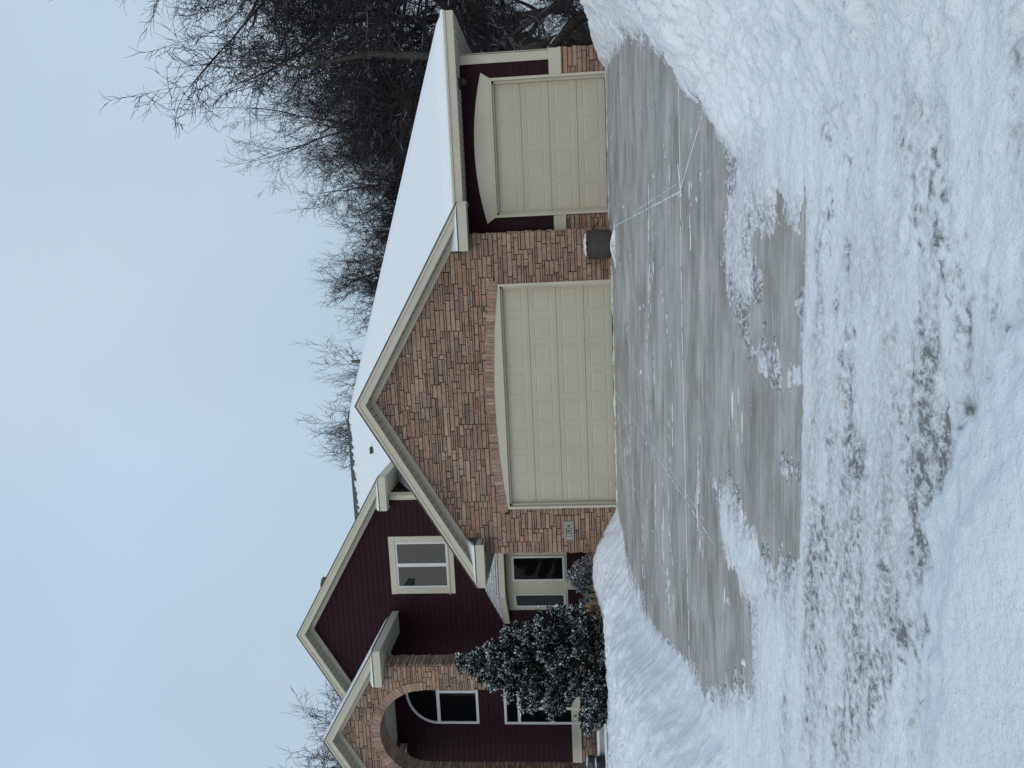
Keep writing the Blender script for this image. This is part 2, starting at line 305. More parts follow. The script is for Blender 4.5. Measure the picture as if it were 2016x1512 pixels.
streak = fbm(X*1.1+Y*.2, Y*6, 31, 4, .6); streak2 = fbm(X*3.2, Y*9, 32, 4, .6)
def worley(x, y, s):
    xi = np.floor(x); yi = np.floor(y); d1 = np.full(x.shape, 9.); d2 = np.full(x.shape, 9.)
    for i in (-1, 0, 1):
        for j in (-1, 0, 1):
            d = np.hypot(xi+i+_h(xi+i, yi+j, s)-x, yi+j+_h(xi+i, yi+j, s+9)-y); d2 = np.minimum(d2, np.maximum(d, d1)); d1 = np.minimum(d1, d)
    return d1, d2
w1, w2 = worley(X*4.2+.5*fbm(X*3, Y*3, 91, 2), Y*4.2+.5*fbm(X*3, Y*3, 92, 2), 3); v1, v2 = worley(X*10, Y*10, 5)
chunk = (np.clip((w2-w1)*1.6, 0, .55)*sm((fbm(X*1.1, Y*1.1, 93, 2)+.02)/.2)*.6+np.clip((v2-v1)*1.5, 0, .5)*sm((fbm(X*1.6, Y*1.6, 94, 2)+.05)/.2)*.28)
# packed layer; bare where negative
cov = -dB*.9+.16*streak+.10*streak2+.07*fine
dark = np.zeros_like(X)
for (px, py, rx, ry, st) in [(4.72,-12.62,.16,.10,1),(4.28,-12.62,.30,.07,1),(4.05,-12.66,.14,.05,.9),(4.5,-12.76,.12,.05,1),(4.62,-12.92,.12,.04,.9),(4.22,-12.04,.10,.05,.9),(4.84,-12.3,.12,.05,.6),(5.25,-11.85,.08,.04,.7),(3.31,-11.40,.16,.05,.6),(4.2,-11.65,.10,.03,.7),(3.24,-12.1,.12,.04,.5),(5.0,-11.7,.1,.04,.6),(4.42,-11.9,.2,.05,.6),(3.6,-12.4,.2,.05,.5),(2.6,-11.9,.2,.05,.5),(2.2,-11.0,.3,.06,.5),(4.9,-12.9,.1,.03,.8)]:
    dark = np.maximum(dark, st*np.exp(-(((X-px)/rx)**2+((Y-py)/ry)**2)*.7))
hp = .004+.026*sm(cov/.3)+.005*fine+.010*streak+.006*streak2+.012*big
rough = sm((fbm(X*1.7, Y*2.6, 42, 3)-.05)/.25); hp = hp+rough*(.012*np.maximum(0, fbm(X*22, Y*26, 41, 3))+.006*np.maximum(0, fbm(X*9, Y*12, 43, 2)))
road = sm((-11.1-Y)/.3)
grit = fbm(X*34, Y*38, 44, 2)
hp = hp-road*(.02*np.maximum(0, streak2-.05)*2)-dark*(.012+.020*(streak2+fine*.8+grit*.8-.05))
hp = np.where((cov < 0) & (Y > -11.20), -.02, np.where((Y <= -11.20) & (Y > -11.45), np.maximum(hp, .012+.006*fine), hp))
# thin scraped ridges left across the slab
rid = np.maximum(0, .9-np.abs(fbm(X*.30, Y*2.9, 51, 3))*30)*sm((fbm(X*.7, Y*1.9, 52, 2)-.10+.12*sm((3.5-X)/2))/.08)
hp = np.where((dB > .15), np.maximum(hp, -.006+.011*rid*sm(dB/.6)*(.4+.9*vn(X*9, Y*30, 53))), hp)
# door-sill drift
dr = np.exp(-((Y+.05-.03*fbm(X*3, Y*0, 61))/.045)**2)*(.5+.9*fbm(X*2.2, Y*0+1, 62, 3)+.3)*.03*((X > -.1) & (X < 6.05))
dr += np.exp(-((Y-.50)/.05)**2)*.02*((X > 6.2) & (X < 9.4))
dr += .10*np.exp(-(((X-5.62)/.34)**2+((Y+.72)/.07)**2)*1.2)
hp = np.where(dB > 0, np.maximum(hp, dr-.006), hp)
wR = sm(dR/(1.15+1.6*sm((-9.3-Y)/1.2))); HR = (.58-.18*sm((Y+3)/3)+.12*sm((X-8.5)/4))*wR*(1+.20*big)+((.08+.14*wR)*clod+.16*chunk*(.5+.5*wR))*sm(dR/.18)+.012*fine*sm(dR/.1)+.09*sm(dR/.10)*(1-.85*sm((-9.3-Y)/.8))
HR = HR*np.where(Y > -1.2, 1-.55*sm((Y+1.2)/2.0), 1)+.12*np.exp(-(((X-9.9)/.5)**2+((Y-.2)/.7)**2))*sm(dR/.2)
wL = sm(dL/1.0); HL = (.40+.10*sm((-Y-3)/3)-.10*sm((-Y-7)/3))*wL*(1+.14*big)+((.05+.10*wL)*clod+.09*chunk)*sm(dL/.2)+.010*fine*sm(dL/.1)+.04*sm(dL/.10)
HL = HL*(1-.80*sm((Y+1.9)/2.6))+.36*np.exp(-(((X+1.5)/.9)**2+((Y+.35)/.6)**2))*sm(dL/.5)+.10*np.exp(-(((X+.7)/.5)**2+((Y+.15)/.5)**2))*sm(dL/.3)
HL = HL*np.where(X < -7, .8, 1)
wF = sm(dF/.40); HF = (.105+.085*wF)*sm(dF/.04)*(1+.08*big)+.030*clod*sm(dF/.08)*(1-.85*wF)+.006*fine*(1-.6*wF)
HF = np.where(dF > 0, HF, -1); HR = np.where(dR > 0, HR, -1); HL = np.where(dL > 0, HL, -1)
H = np.maximum(np.maximum(hp, HR), np.maximum(HL, HF))
# boot print and small thrown lumps
for (px, py) in [(3.3, -13.2), (3.42, -13.25)]:
    g = np.exp(-(((X-px)/.055)**2+((Y-py)/.12)**2)**2); H = H-.03*g
lr = random.Random(3)
for k in range(230):
    px, py = lr.uniform(1.0, 8.5), lr.uniform(-13.2, -2); r_ = lr.uniform(.010, .030)
    if py > -9.5 and lr.random() < .8: continue
    ix = slice(max(0, np.searchsorted(xs, px-r_*2)), np.searchsorted(xs, px+r_*2)+1); iy = slice(max(0, np.searchsorted(ysg, py-r_*2)), np.searchsorted(ysg, py+r_*2)+1)
    g = np.clip(1-((X[iy, ix]-px)**2+(Y[iy, ix]-py)**2)/r_**2, 0, 1)
    H[iy, ix] = np.maximum(H[iy, ix], np.where(g > 0, r_*.8*np.sqrt(g), -1))
Z = gz(Y)+H+.004
# garage walls stand through the snow: keep it out of the house
inside = (X > -1.0) & (X < 6.0) & (Y > .05) | (X > 6.0) & (X < 9.72) & (Y > .72)
nx, ny = len(xs), len(ysg)
idx = np.arange(nx*ny).reshape(ny, nx)
q = np.stack([idx[:-1, :-1], idx[:-1, 1:], idx[1:, 1:], idx[1:, :-1]], -1).reshape(-1, 4)
def face(A, op): return op(op(A[:-1, :-1], A[:-1, 1:]), op(A[1:, :-1], A[1:, 1:])).ravel()
keep = (face(H, np.maximum) > 0) & ~(face(inside.astype(float), np.minimum) > .5)
cX = ((X[:-1, :-1]+X[1:, 1:])/2).ravel(); cY = ((Y[:-1, :-1]+Y[1:, 1:])/2).ravel()
reg = np.zeros(len(q), int)
reg[face(dR, np.minimum) > .0] = 1; reg[face(dL, np.minimum) > 0] = 2; reg[face(dF, np.minimum) > 0] = 3
thin = 1-sm((cov-.02)/.34)
near = np.maximum(np.maximum(dR, dL), dF)
crumb = fbm(X*45, Y*45, 45, 2)
H = H+.006*np.maximum(0, crumb)*sm((-9-Y)/1.5)*(H > .01)+.010*np.maximum(0, fbm(X*26, Y*26, 46, 3, .6)-.05)*(H > .02)
Z = gz(Y)+H+.004
dirt = (1-sm(near/.35))*(1-.8*np.exp(-((Y+11.28)/.10)**2)*(Y < -11.2))*np.clip(.85*thin*(.45+1.3*streak2+.5*fine)+1.25*dark*(.75+1.2*fine+.8*streak2)+.30*sm((fbm(X*.45+.12*Y, Y*3.4, 84, 3)-.06)/.22)*road*(.45+1.2*np.maximum(0, fine+grit+.2))+.42*sm((streak-.20)/.25)*sm((fbm(X*.9, Y*1.0, 81, 2)+.05)/.3)*(.3+1.6*np.maximum(0, fine+grit*.6+.15))+.26*sm((fbm(X*.55, Y*.9, 82, 3)-.02)/.3)+.55*sm((fbm(X*2.6+.5*Y, Y*4.4, 83, 5, .7)-.20)/.22)*road*(.5+grit*2+fine), 0, .93)
V = np.stack([X.ravel(), Y.ravel(), Z.ravel()], -1)
def np_mesh(name, V, q, mt, attr=None):
    u, inv = np.unique(q.ravel(), return_inverse=True); v = V[u]; k = q.shape[1]
    me = bpy.data.meshes.new(name); me.vertices.add(len(v)); me.vertices.foreach_set('co', v.astype(np.float32).ravel())
    me.loops.add(q.size); me.loops.foreach_set('vertex_index', inv.ravel().astype(np.int32))
    me.polygons.add(len(q)); me.polygons.foreach_set('loop_start', np.arange(0, q.size, k, dtype=np.int32))
    me.update(calc_edges=True); me.shade_smooth(); me.materials.append(mt)
    if attr is not None:
        a_ = me.attributes.new('Dirt', 'FLOAT', 'POINT'); a_.data.foreach_set('value', attr.ravel()[u].astype(np.float32))
    o = bpy.data.objects.new(name, me); C.objects.link(o); return o
for r_, nm, mt in ((0, 'packed_snow', 'packed'), (1, 'snow_bank', 'packed'), (2, 'snow_bank', 'snow'), (3, 'snow_bank', 'snow')):
    tag(np_mesh(nm, V, q[keep & (reg == r_)], M[mt], dirt), kind='structure')
# snow packed into the control joints of the slab
mb = MB()
def joint(pts, wd):
    prev = None
    for (x0, y0), (x1, y1) in zip(pts[:-1], pts[1:]):
        n = max(2, int(math.hypot(x1-x0, y1-y0)/.06)); dx, dy = x1-x0, y1-y0; l = math.hypot(dx, dy); nx_, ny_ = -dy/l, dx/l
        for i in range(n+1):
            t = i/n; w_ = wd*(.35+.9*rnd.random()); x = x0+dx*t; y = y0+dy*t; z = SL*y
            cur = [(x-nx_*w_, y-ny_*w_, z+.003), (x, y, z+.009), (x+nx_*w_, y+ny_*w_, z+.003)]
            if prev and (rnd.random() > .12 or wd > .05): mb.add(prev+cur, [(0, 1, 4, 3), (1, 2, 5, 4)])
            prev = cur
joint([(6.0, -.9), (6.0, -7.4), (6.58, -8.5)], .010); joint([(2.6, -.3), (2.6, -8.9)], .007); joint([(8.0, -7.36), (4, -7.5), (.5, -7.75)], .006)
joint([(6.06, -3.5), (6.1, -7.3)], .006); joint([(2.66, -4), (2.7, -8.6)], .005); joint([(6.3, -7.3), (5.93, -7.48)], .045)
tag(mb.build('joint_snow', M['snow'], smooth=True), kind='structure')

# ------------------------------------------------------------ the house
house = empty('house', (0, 0, 0))
tag(house, 'burgundy sided house with tan stone garage front, beige trim and snow covered roof', 'house')
K = 7/12
FRONT = lambda y0: (lambda a, b, d: (a, y0+d, b))           # wall facing the street at depth y0, d<0 towards viewer
SIDEP = lambda x0: (lambda a, b, d: (x0-d, a, b))           # wall facing +X
SIDEN = lambda x0: (lambda a, b, d: (x0+d, a, b))           # wall facing -X
PAL = [((.32,.208,.143), 7), ((.345,.228,.155), 6), ((.285,.188,.132), 6), ((.315,.178,.115), 3), ((.26,.168,.126), 4), ((.33,.232,.168), 2), ((.33,.165,.10), .6), ((.20,.132,.105), 1.3)]
def stone_col(r):
    t = r.random()*sum(w for _, w in PAL)
    for c, w in PAL:
        t -= w
        if t <= 0: break
    k = r.uniform(.88, 1.10); g_ = sum(c)/3; return tuple((v*.84+g_*.16)*k for v in c)
def stones(name, fn, a0, a1, b0, b1, parent, planes=(), holes=(), circles=(), seed=1, edges=(True, True), backing=.05, label=None):
    """random ledge-stone packing on a fine grid, every stone a chamfered block"""
    r = random.Random(seed); du, dv = .05, .049
    na, nb = int(round((a1-a0)/du)), int(round((b1-b0)/dv)); du = (a1-a0)/na; dv = (b1-b0)/nb
    occ = [[False]*na for _ in range(nb)]; mb = MB(); back = MB()
    for j in range(nb):
        i = 0
        while i < na:
            if occ[j][i]: i += 1; continue
            h = 2 if r.random() < .62 and j+1 < nb else 1
            wmax = r.choice([3, 5, 6, 7, 8, 9, 10, 11, 12, 13]); w = 0
            while i+w < na and w < wmax and not occ[j][i+w] and (h == 1 or not occ[j+1][i+w]): w += 1
            if h == 2 and w < 2: h = 1; w = max(w, 1)
            if i+w == na-1 and not occ[j][na-1] and (h == 1 or not occ[j+1][na-1]): w += 1
            for jj in range(j, j+h):
                for ii in range(i, i+w): occ[jj][ii] = True
            x0, x1, z0, z1 = a0+i*du, a0+(i+w)*du, b0+j*dv, b0+(j+h)*dv
            g = .0062
            jl = r.uniform(-.012, .018) if (i == 0 and edges[0]) else -g; jr = r.uniform(-.012, .018) if (i+w == na and edges[1]) else -g
            e = lambda: r.uniform(-.003, .003)
            poly = [(x0-jl+e(), z0+g+e()), (x1+jr+e(), z0+g+e()), (x1+jr+e(), z1-g+e()), (x0-jl+e(), z1-g+e())]
            ok = True; cx, cz = (x0+x1)/2, (z0+z1)/2
            for (hx0, hx1, hz0, hz1) in holes:
                if x1 > hx0 and x0 < hx1 and z0 < hz1 and (cz <= hz1 or not circles):
                    if cx < (hx0+hx1)/2:
                        poly = clip(poly, 1, 0, hx0) if x0 < hx0 else []
                    else: poly = clip(poly, -1, 0, -hx1) if x1 > hx1 else []
                    if cz > hz1 - .06 and not poly: poly = []
            for (nx_, nz_, d_) in planes:
                if poly: poly = clip(poly, nx_, nz_, d_)
            for (ccx, ccz, rr, zlow, clim) in circles:
                if poly and cz > zlow and abs(cx-ccx) < clim:
                    px_, pz_ = min(max(ccx, x0), x1), min(max(ccz, z0), z1)
                    dx, dz = cx-ccx, cz-ccz; l = math.hypot(dx, dz)
                    if l > 1e-6: nx_, nz_ = dx/l, dz/l; poly = clip(poly, -nx_, -nz_, -(nx_*ccx+nz_*ccz+rr))
            if len(poly) >= 3:
                ar = abs(sum(poly[k][0]*poly[(k+1) % len(poly)][1]-poly[(k+1) % len(poly)][0]*poly[k][1] for k in range(len(poly))))/2
                if ar > .0008:
                    d = -r.uniform(.018, .042); cc = stone_col(r)
                    mx = sum(p[0] for p in poly)/len(poly); mz = sum(p[1] for p in poly)/len(poly); ch = .006
                    inner = [(p[0]+(ch if p[0] < mx else -ch), p[1]+(ch if p[1] < mz else -ch)) for p in poly]; n = len(poly)
                    tl = r.uniform(-.004, .004)
                    vs = [fn(a, b, d+tl*(1 if b > mz else -1)) for a, b in inner]+[fn(a, b, d+.007) for a, b in poly]+[fn(a, b, .0) for a, b in poly]
                    fs = [tuple(range(n))]+[(k, k+n, (k+1) % n+n, (k+1) % n) for k in range(n)]+[(k+n, k+2*n, (k+1) % n+2*n, (k+1) % n+n) for k in range(n)]
                    mb.add(vs, fs, cc)
            i += w
    o = mb.build(name, M['stone'], parent, colattr=True)
    if label: o['label'] = label
    return o
def gable_planes(cx, zap, off=0): return [(K, 1, zap-off+K*cx), (-K, 1, zap-off-K*cx)]
def backing(poly, fn, d0, d1, parent, mt='mortar', name='wall_backing'):
    mb = MB(); mb.prism(poly, d0, d1, fn); return mb.build(name, M[mt], parent)
# --- garage front
GX0, GX1, GC = -1.02, 6.0, 2.49
stones('stone_wall', FRONT(0), GX0, GX1, -.02, 5.3, house, planes=gable_planes(GC, 5.556, .20), holes=[(0, 4.95, -1, 2.40)], circles=[(2.475, 2.60-17.2, 17.29, 2.40, 2.62)], seed=5, label='tan ledgestone front wall of the double garage')
mb = MB(); f = FRONT(0)
ztop = lambda x: 5.36-K*abs(x-GC)
mb.prism([(GX0+.01, -.3), (0, -.3), (0, 2.52), (GX0+.01, 2.52)], .0, .25, f)
mb.prism([(4.95, -.3), (GX1-.01, -.3), (GX1-.01, 2.52), (4.95, 2.52)], .0, .25, f)
mb.prism([(GX0+.01, 2.52), (.5, 2.52), (2.475, 2.585), (4.45, 2.52), (GX1-.01, 2.52), (GX1-.01, ztop(GX1)), (GC, ztop(GC)), (GX0+.01, ztop(GX0))], .0, .25, f)
mb.build('stone_backing', M['mortar'], house)
# soldier course over the double door
mb = MB(); Rc = 17.2; zc = 2.60-Rc; n = 62; r = random.Random(8)
a_max = math.asin(2.54/Rc); ang = -a_max
while ang < a_max:
    st = r.choice([.045, .06, .08, .09, .10])/Rc; a2 = min(ang+st, a_max)
    g = .003/Rc; ri, ro = Rc-.01, Rc+.165+r.uniform(-.006, .006)
    P = lambda a, rr: (2.475+rr*math.sin(a), zc+rr*math.cos(a))
    d = -.045-r.uniform(0, .012); cc = stone_col(r)
    poly = [P(ang+g, ri), P(a2-g, ri), P(a2-g, ro), P(ang+g, ro)]
    mb.prism(poly, d, .0, f, cc); ang = a2
mb.build('door_arch_stone', M['stone'], house, colattr=True)
# garage side walls of stone (left one faces the entry) and house mass
stones('side_stone', SIDEN(GX0), 0, 3.3, -.02, 2.95, house, seed=12, edges=(False, False))
mb = MB()
mb.box(GX0+.005, GX0+.25, .26, 3.3, -.3, 3.2); mb.build('side_backing', M['mortar'], house)
stones('side_stone', SIDEP(GX1), 0.0, .66, -.02, 2.95, house, seed=13, edges=(False, False))
mb = MB(); mb.box(GX1-.25, GX1-.003, .26, .66, -.3, 3.1); mb.build('side_backing', M['mortar'], house)

# --- lap siding
def siding(name, fn, a0, a1, b0, b1, parent, planes=(), holes=(), ex=.152):
    mb = MB(); n = int(math.ceil((b1-b0)/ex))
    for j in range(n):
        z0, z1 = b0+j*ex, min(b0+(j+1)*ex, b1+.0)
        segs = [(a0, a1)]
        for hx0, hx1, hz0, hz1 in holes:
            if z1 > hz0+.01 and z0 < hz1-.01:
                ns_ = []
                for s0, s1 in segs:
                    if hx0 > s0: ns_.append((s0, min(s1, hx0)))
                    if hx1 < s1: ns_.append((max(s0, hx1), s1))
                segs = [x for x in ns_ if x[1]-x[0] > .01]
        for s0, s1 in segs:
            poly = [(s0, z0), (s1, z0), (s1, z1), (s0, z1)]
            for pl in planes:
                if poly: poly = clip(poly, *pl)
            if len(poly) < 3: continue
            dep = lambda b: -.016+.013*(b-z0)/ex
            m_ = len(poly); vs = [fn(a, b, dep(b)) for a, b in poly]+[fn(a, b, .01) for a, b in poly]
            mb.add(vs, [tuple(range(m_))]+[(k, k+m_, (k+1) % m_+m_, (k+1) % m_) for k in range(m_)])
    return mb.build(name, M['siding'], parent)
W2, Y2 = 3.86, 3.3; AC, AZ = -4.5, 8.70
AX0, AX1 = AC-W2, AC+W2
siding('siding_wall', FRONT(Y2), AX0, AX1, 1.1, 8.6, house, planes=gable_planes(AC, AZ, .22))
siding('siding_wall', FRONT(Y2), AX0, AX1, -.1, 1.1, house, holes=[(AX0-1, -4.7, 0, 2)])
siding('siding_wall', SIDEP(AX1), Y2, 10.5, 3.0, 6.0, house)
siding('siding_wall', FRONT(Y2), -9.6, AX0, -.1, 6.1, house)
mb = MB(); mb.box(-9.6, AX0-.002, Y2+.012, 12, -.3, 6.1); mb.build('house_core', M['siding'], house)
mb = MB(); f = FRONT(Y2+.012)
mb.prism([(AX0, -.3), (AX1, -.3), (AX1, AZ-.25-K*W2), (AC, AZ-.25), (AX0, AZ-.25-K*W2)], 0, 9.5, f); mb.build('house_core', M['siding'], house)
# third-bay wall, set back
Y3 = .65; TX1 = 9.75
siding('siding_wall', FRONT(Y3), GX1, TX1, 1.18, 3.06, house, holes=[(6.36, 9.25, 0, 2.45)])
stones('stone_wainscot', FRONT(Y3), GX1+.03, 6.362, -.02, .93, house, seed=21, edges=(False, False), label='low tan stone skirt under the beige ledge')
stones('stone_wainscot', FRONT(Y3), 9.248, TX1+.03, -.02, .93, house, seed=22, edges=(False, True))
stones('stone_wainscot', SIDEP(TX1), Y3, 8, -.02, .93, house, seed=23, edges=(False, False))
mb = MB()
mb.box(GX1-.2, 6.36, Y3+.004, Y3+.2, -.3, 1.2); mb.box(9.25, TX1-.006, Y3+.004, Y3+.2, -.3, 1.2); mb.box(TX1-.2, TX1-.006, Y3+.2, 8, -.3, 1.2)
mb.build('wainscot_backing', M['mortar'], house)
siding('siding_wall', SIDEP(TX1-.01), Y3, 11.9, 1.18, 3.06, house)
mb = MB(); mb.box(GX1-.2, 6.3, Y3+.014, Y3+.15, 1.2, 3.1); mb.box(9.3, TX1-.03, Y3+.014, Y3+.15, 1.2, 3.1); mb.box(6.3, 9.3, Y3+.014, Y3+.15, 2.45, 3.1)
mb.box(TX1-.2, TX1-.03, Y3+.2, 12, -.3, 3.1); mb.box(-8.3, TX1-.03, 12, 12.2, -.3, 3.1); mb.build('house_core', M['siding'], house)
# ledges and corner boards
def ledge(x0, x1, y, zt=1.18):
    mb = MB(); mb.box(x0, x1, y-.035, y+.01, zt-.165, zt); mb.add([(x0, y-.085, zt-.235), (x1, y-.085, zt-.235), (x1, y-.034, zt-.166), (x0, y-.034, zt-.166), (x0, y+.0, zt-.26), (x1, y+.0, zt-.26), (x0, y-.085, zt-.262), (x1, y-.085, zt-.262)],
        [(0, 1, 2, 3), (6, 7, 1, 0), (4, 5, 7, 6), (0, 3, 4, 6), (1, 7, 5, 2)])
    return mb.build('ledge', M['trim'], house)
ledge(GX1+.02, 6.362, Y3); ledge(9.248, TX1+.03, Y3)
mb = MB(); mb.box(9.56, TX1+.005, Y3-.03, Y3+.002, 1.182, 3.05); mb.box(TX1-.008, TX1+.02, Y3-.03, Y3+.14, 1.182, 3.05); mb.build('corner_board', M['trim'], house)
mb = MB(); mb.box(AX1-.15, AX1+.004, Y2-.03, Y2+.002, 3.0, 5.93); mb.box(AX1-.01, AX1+.022, Y2-.03, Y2+.13, 3.0, 5.93); mb.build('corner_board', M['trim'], house)

# --- garage doors
def garage_door(x0, x1, z1, y, cols, name='garage_door', label=None):
    """y = face of the wall the door is set into"""
    yd = y+.13; d = MB(); rows = 4; rh = z1/rows; cw = (x1-x0)/cols
    for j in range(rows):
        zb, zt = .012+j*rh, (j+1)*rh-.004 if j < rows-1 else z1
        xs_ = [x0]; zs_ = [zb]
        pw, ph = cw*.79, .37
        # section face as a grid with sunk-and-raised panels
        ex, ez = [x0], [zb, zb+.018]
        d.add([(x0, yd+.010, zb-.003), (x1, yd+.014, zb-.004), (x1, yd, zb+.006), (x0, yd, zb+.006)], [(0, 1, 2, 3)])
        d.add([(x0, yd, zb+.006), (x1, yd, zb+.006), (x1, yd, zb+.115 if True else 0), (x0, yd, zb+.115)], [(0, 1, 2, 3)])
        pz0, pz1 = zb+.115, zb+.115+ph
        d.add([(x0, yd, pz1), (x1, yd, pz1), (x1, yd, zt-.006), (x0, yd, zt-.006)], [(0, 1, 2, 3)])
        d.add([(x0, yd, zt-.006), (x1, yd, zt-.006), (x1, yd+.010, zt+.001), (x0, yd+.010, zt+.001)], [(0, 1, 2, 3)])
        # thin stile ribs above and below the panels
        for zz in (zb+.05, zt-.045):
            d.add([(x0, yd-.0005, zz-.006), (x1, yd-.0005, zz-.006), (x1, yd-.004, zz), (x0, yd-.004, zz), (x1, yd-.0005, zz+.006), (x0, yd-.0005, zz+.006)], [(0, 1, 2, 3), (3, 2, 4, 5)])
        lastx = x0
        for i in range(cols):
            c = x0+(i+.5)*cw; a0, a1 = c-pw/2, c+pw/2
            d.add([(lastx, yd, pz0), (a0, yd, pz0), (a0, yd, pz1), (lastx, yd, pz1)], [(0, 1, 2, 3)]); lastx = a1
            rings = [(0, 0), (.012, .0065), (.03, .0065), (.052, .001)]
            vs = []
            for ins, dep in rings: vs += [(a0+ins, yd+dep, pz0+ins), (a1-ins, yd+dep, pz0+ins), (a1-ins, yd+dep, pz1-ins), (a0+ins, yd+dep, pz1-ins)]
            fs = []
            for k in range(3):
                for s in range(4): fs.append((k*4+s, k*4+(s+1) % 4, (k+1)*4+(s+1) % 4, (k+1)*4+s))
            fs.append((12, 13, 14, 15)); d.add(vs, fs)
        d.add([(lastx, yd, pz0), (x1, yd, pz0), (x1, yd, pz1), (lastx, yd, pz1)], [(0, 1, 2, 3)])
    d.box(x0, x1, yd+.015, yd+.04, 0, z1)
    root = d.build(name, M['door'], house)
    if label: root['label'] = label
    s = MB(); s.box(x0, x1, yd-.004, yd+.03, -.012, .014); s.build('bottom_seal', M['black'], root)
    j = MB()
    for (a, b) in ((x0-.002, x0+.045), (x1-.045, x1+.002)): j.box(a, b, y+.04, yd-.002, 0, z1)
    j.box(x0, x1, y+.04, yd-.002, z1-.04, z1+.01)
    j.box(x0-.055, x0, y-.05, y+.10, 0, z1+.0); j.box(x1, x1+.055, y-.05, y+.10, 0, z1+.0)
    j.box(x0-.055, x1+.055, y-.052, y+.10, z1+.001, z1+.035)
    j.build('door_frame', M['trim'], root)
    return root
gd = garage_door(.055, 4.895, 2.365, 0, 8, label='wide eight panel beige double garage door')
mb = MB(); top = [(2.475+Rc*math.sin(t), zc+Rc*math.cos(t)) for t in np.linspace(a_max*.985, -a_max*.985, 30)]
mb.prism([(0.0, 2.395), (4.95, 2.395)]+top, -.03, .1, FRONT(0)); mb.build('header_panel', M['trim'], gd)
mb = MB(); mb.box(.012, .05, -.06, -.045, 1.55, 1.72); mb.build('keypad', M['trim'], gd)
gd2 = garage_door(6.42, 9.19, 2.40, Y3-.03, 4, label='narrow four panel beige single garage door')
mb = MB(); cx = 7.81; arc = [(cx+x, 2.62+.205*(1-(x/1.56)**2)) for x in np.linspace(1.56, -1.56, 26)]
mb.prism([(cx-1.44, 2.437), (cx+1.44, 2.437)]+arc, -.065, -.0, FRONT(Y3)); 
arc2 = [(cx+x, 2.46+.125*(1-(x/1.42)**2)) for x in np.linspace(1.42, -1.42, 26)]
mb.prism(arc2+[(cx-1.42, 2.45), (cx+1.42, 2.45)], -.07, -.064, FRONT(Y3))
mb.build('arched_header', M['trim'], gd2)

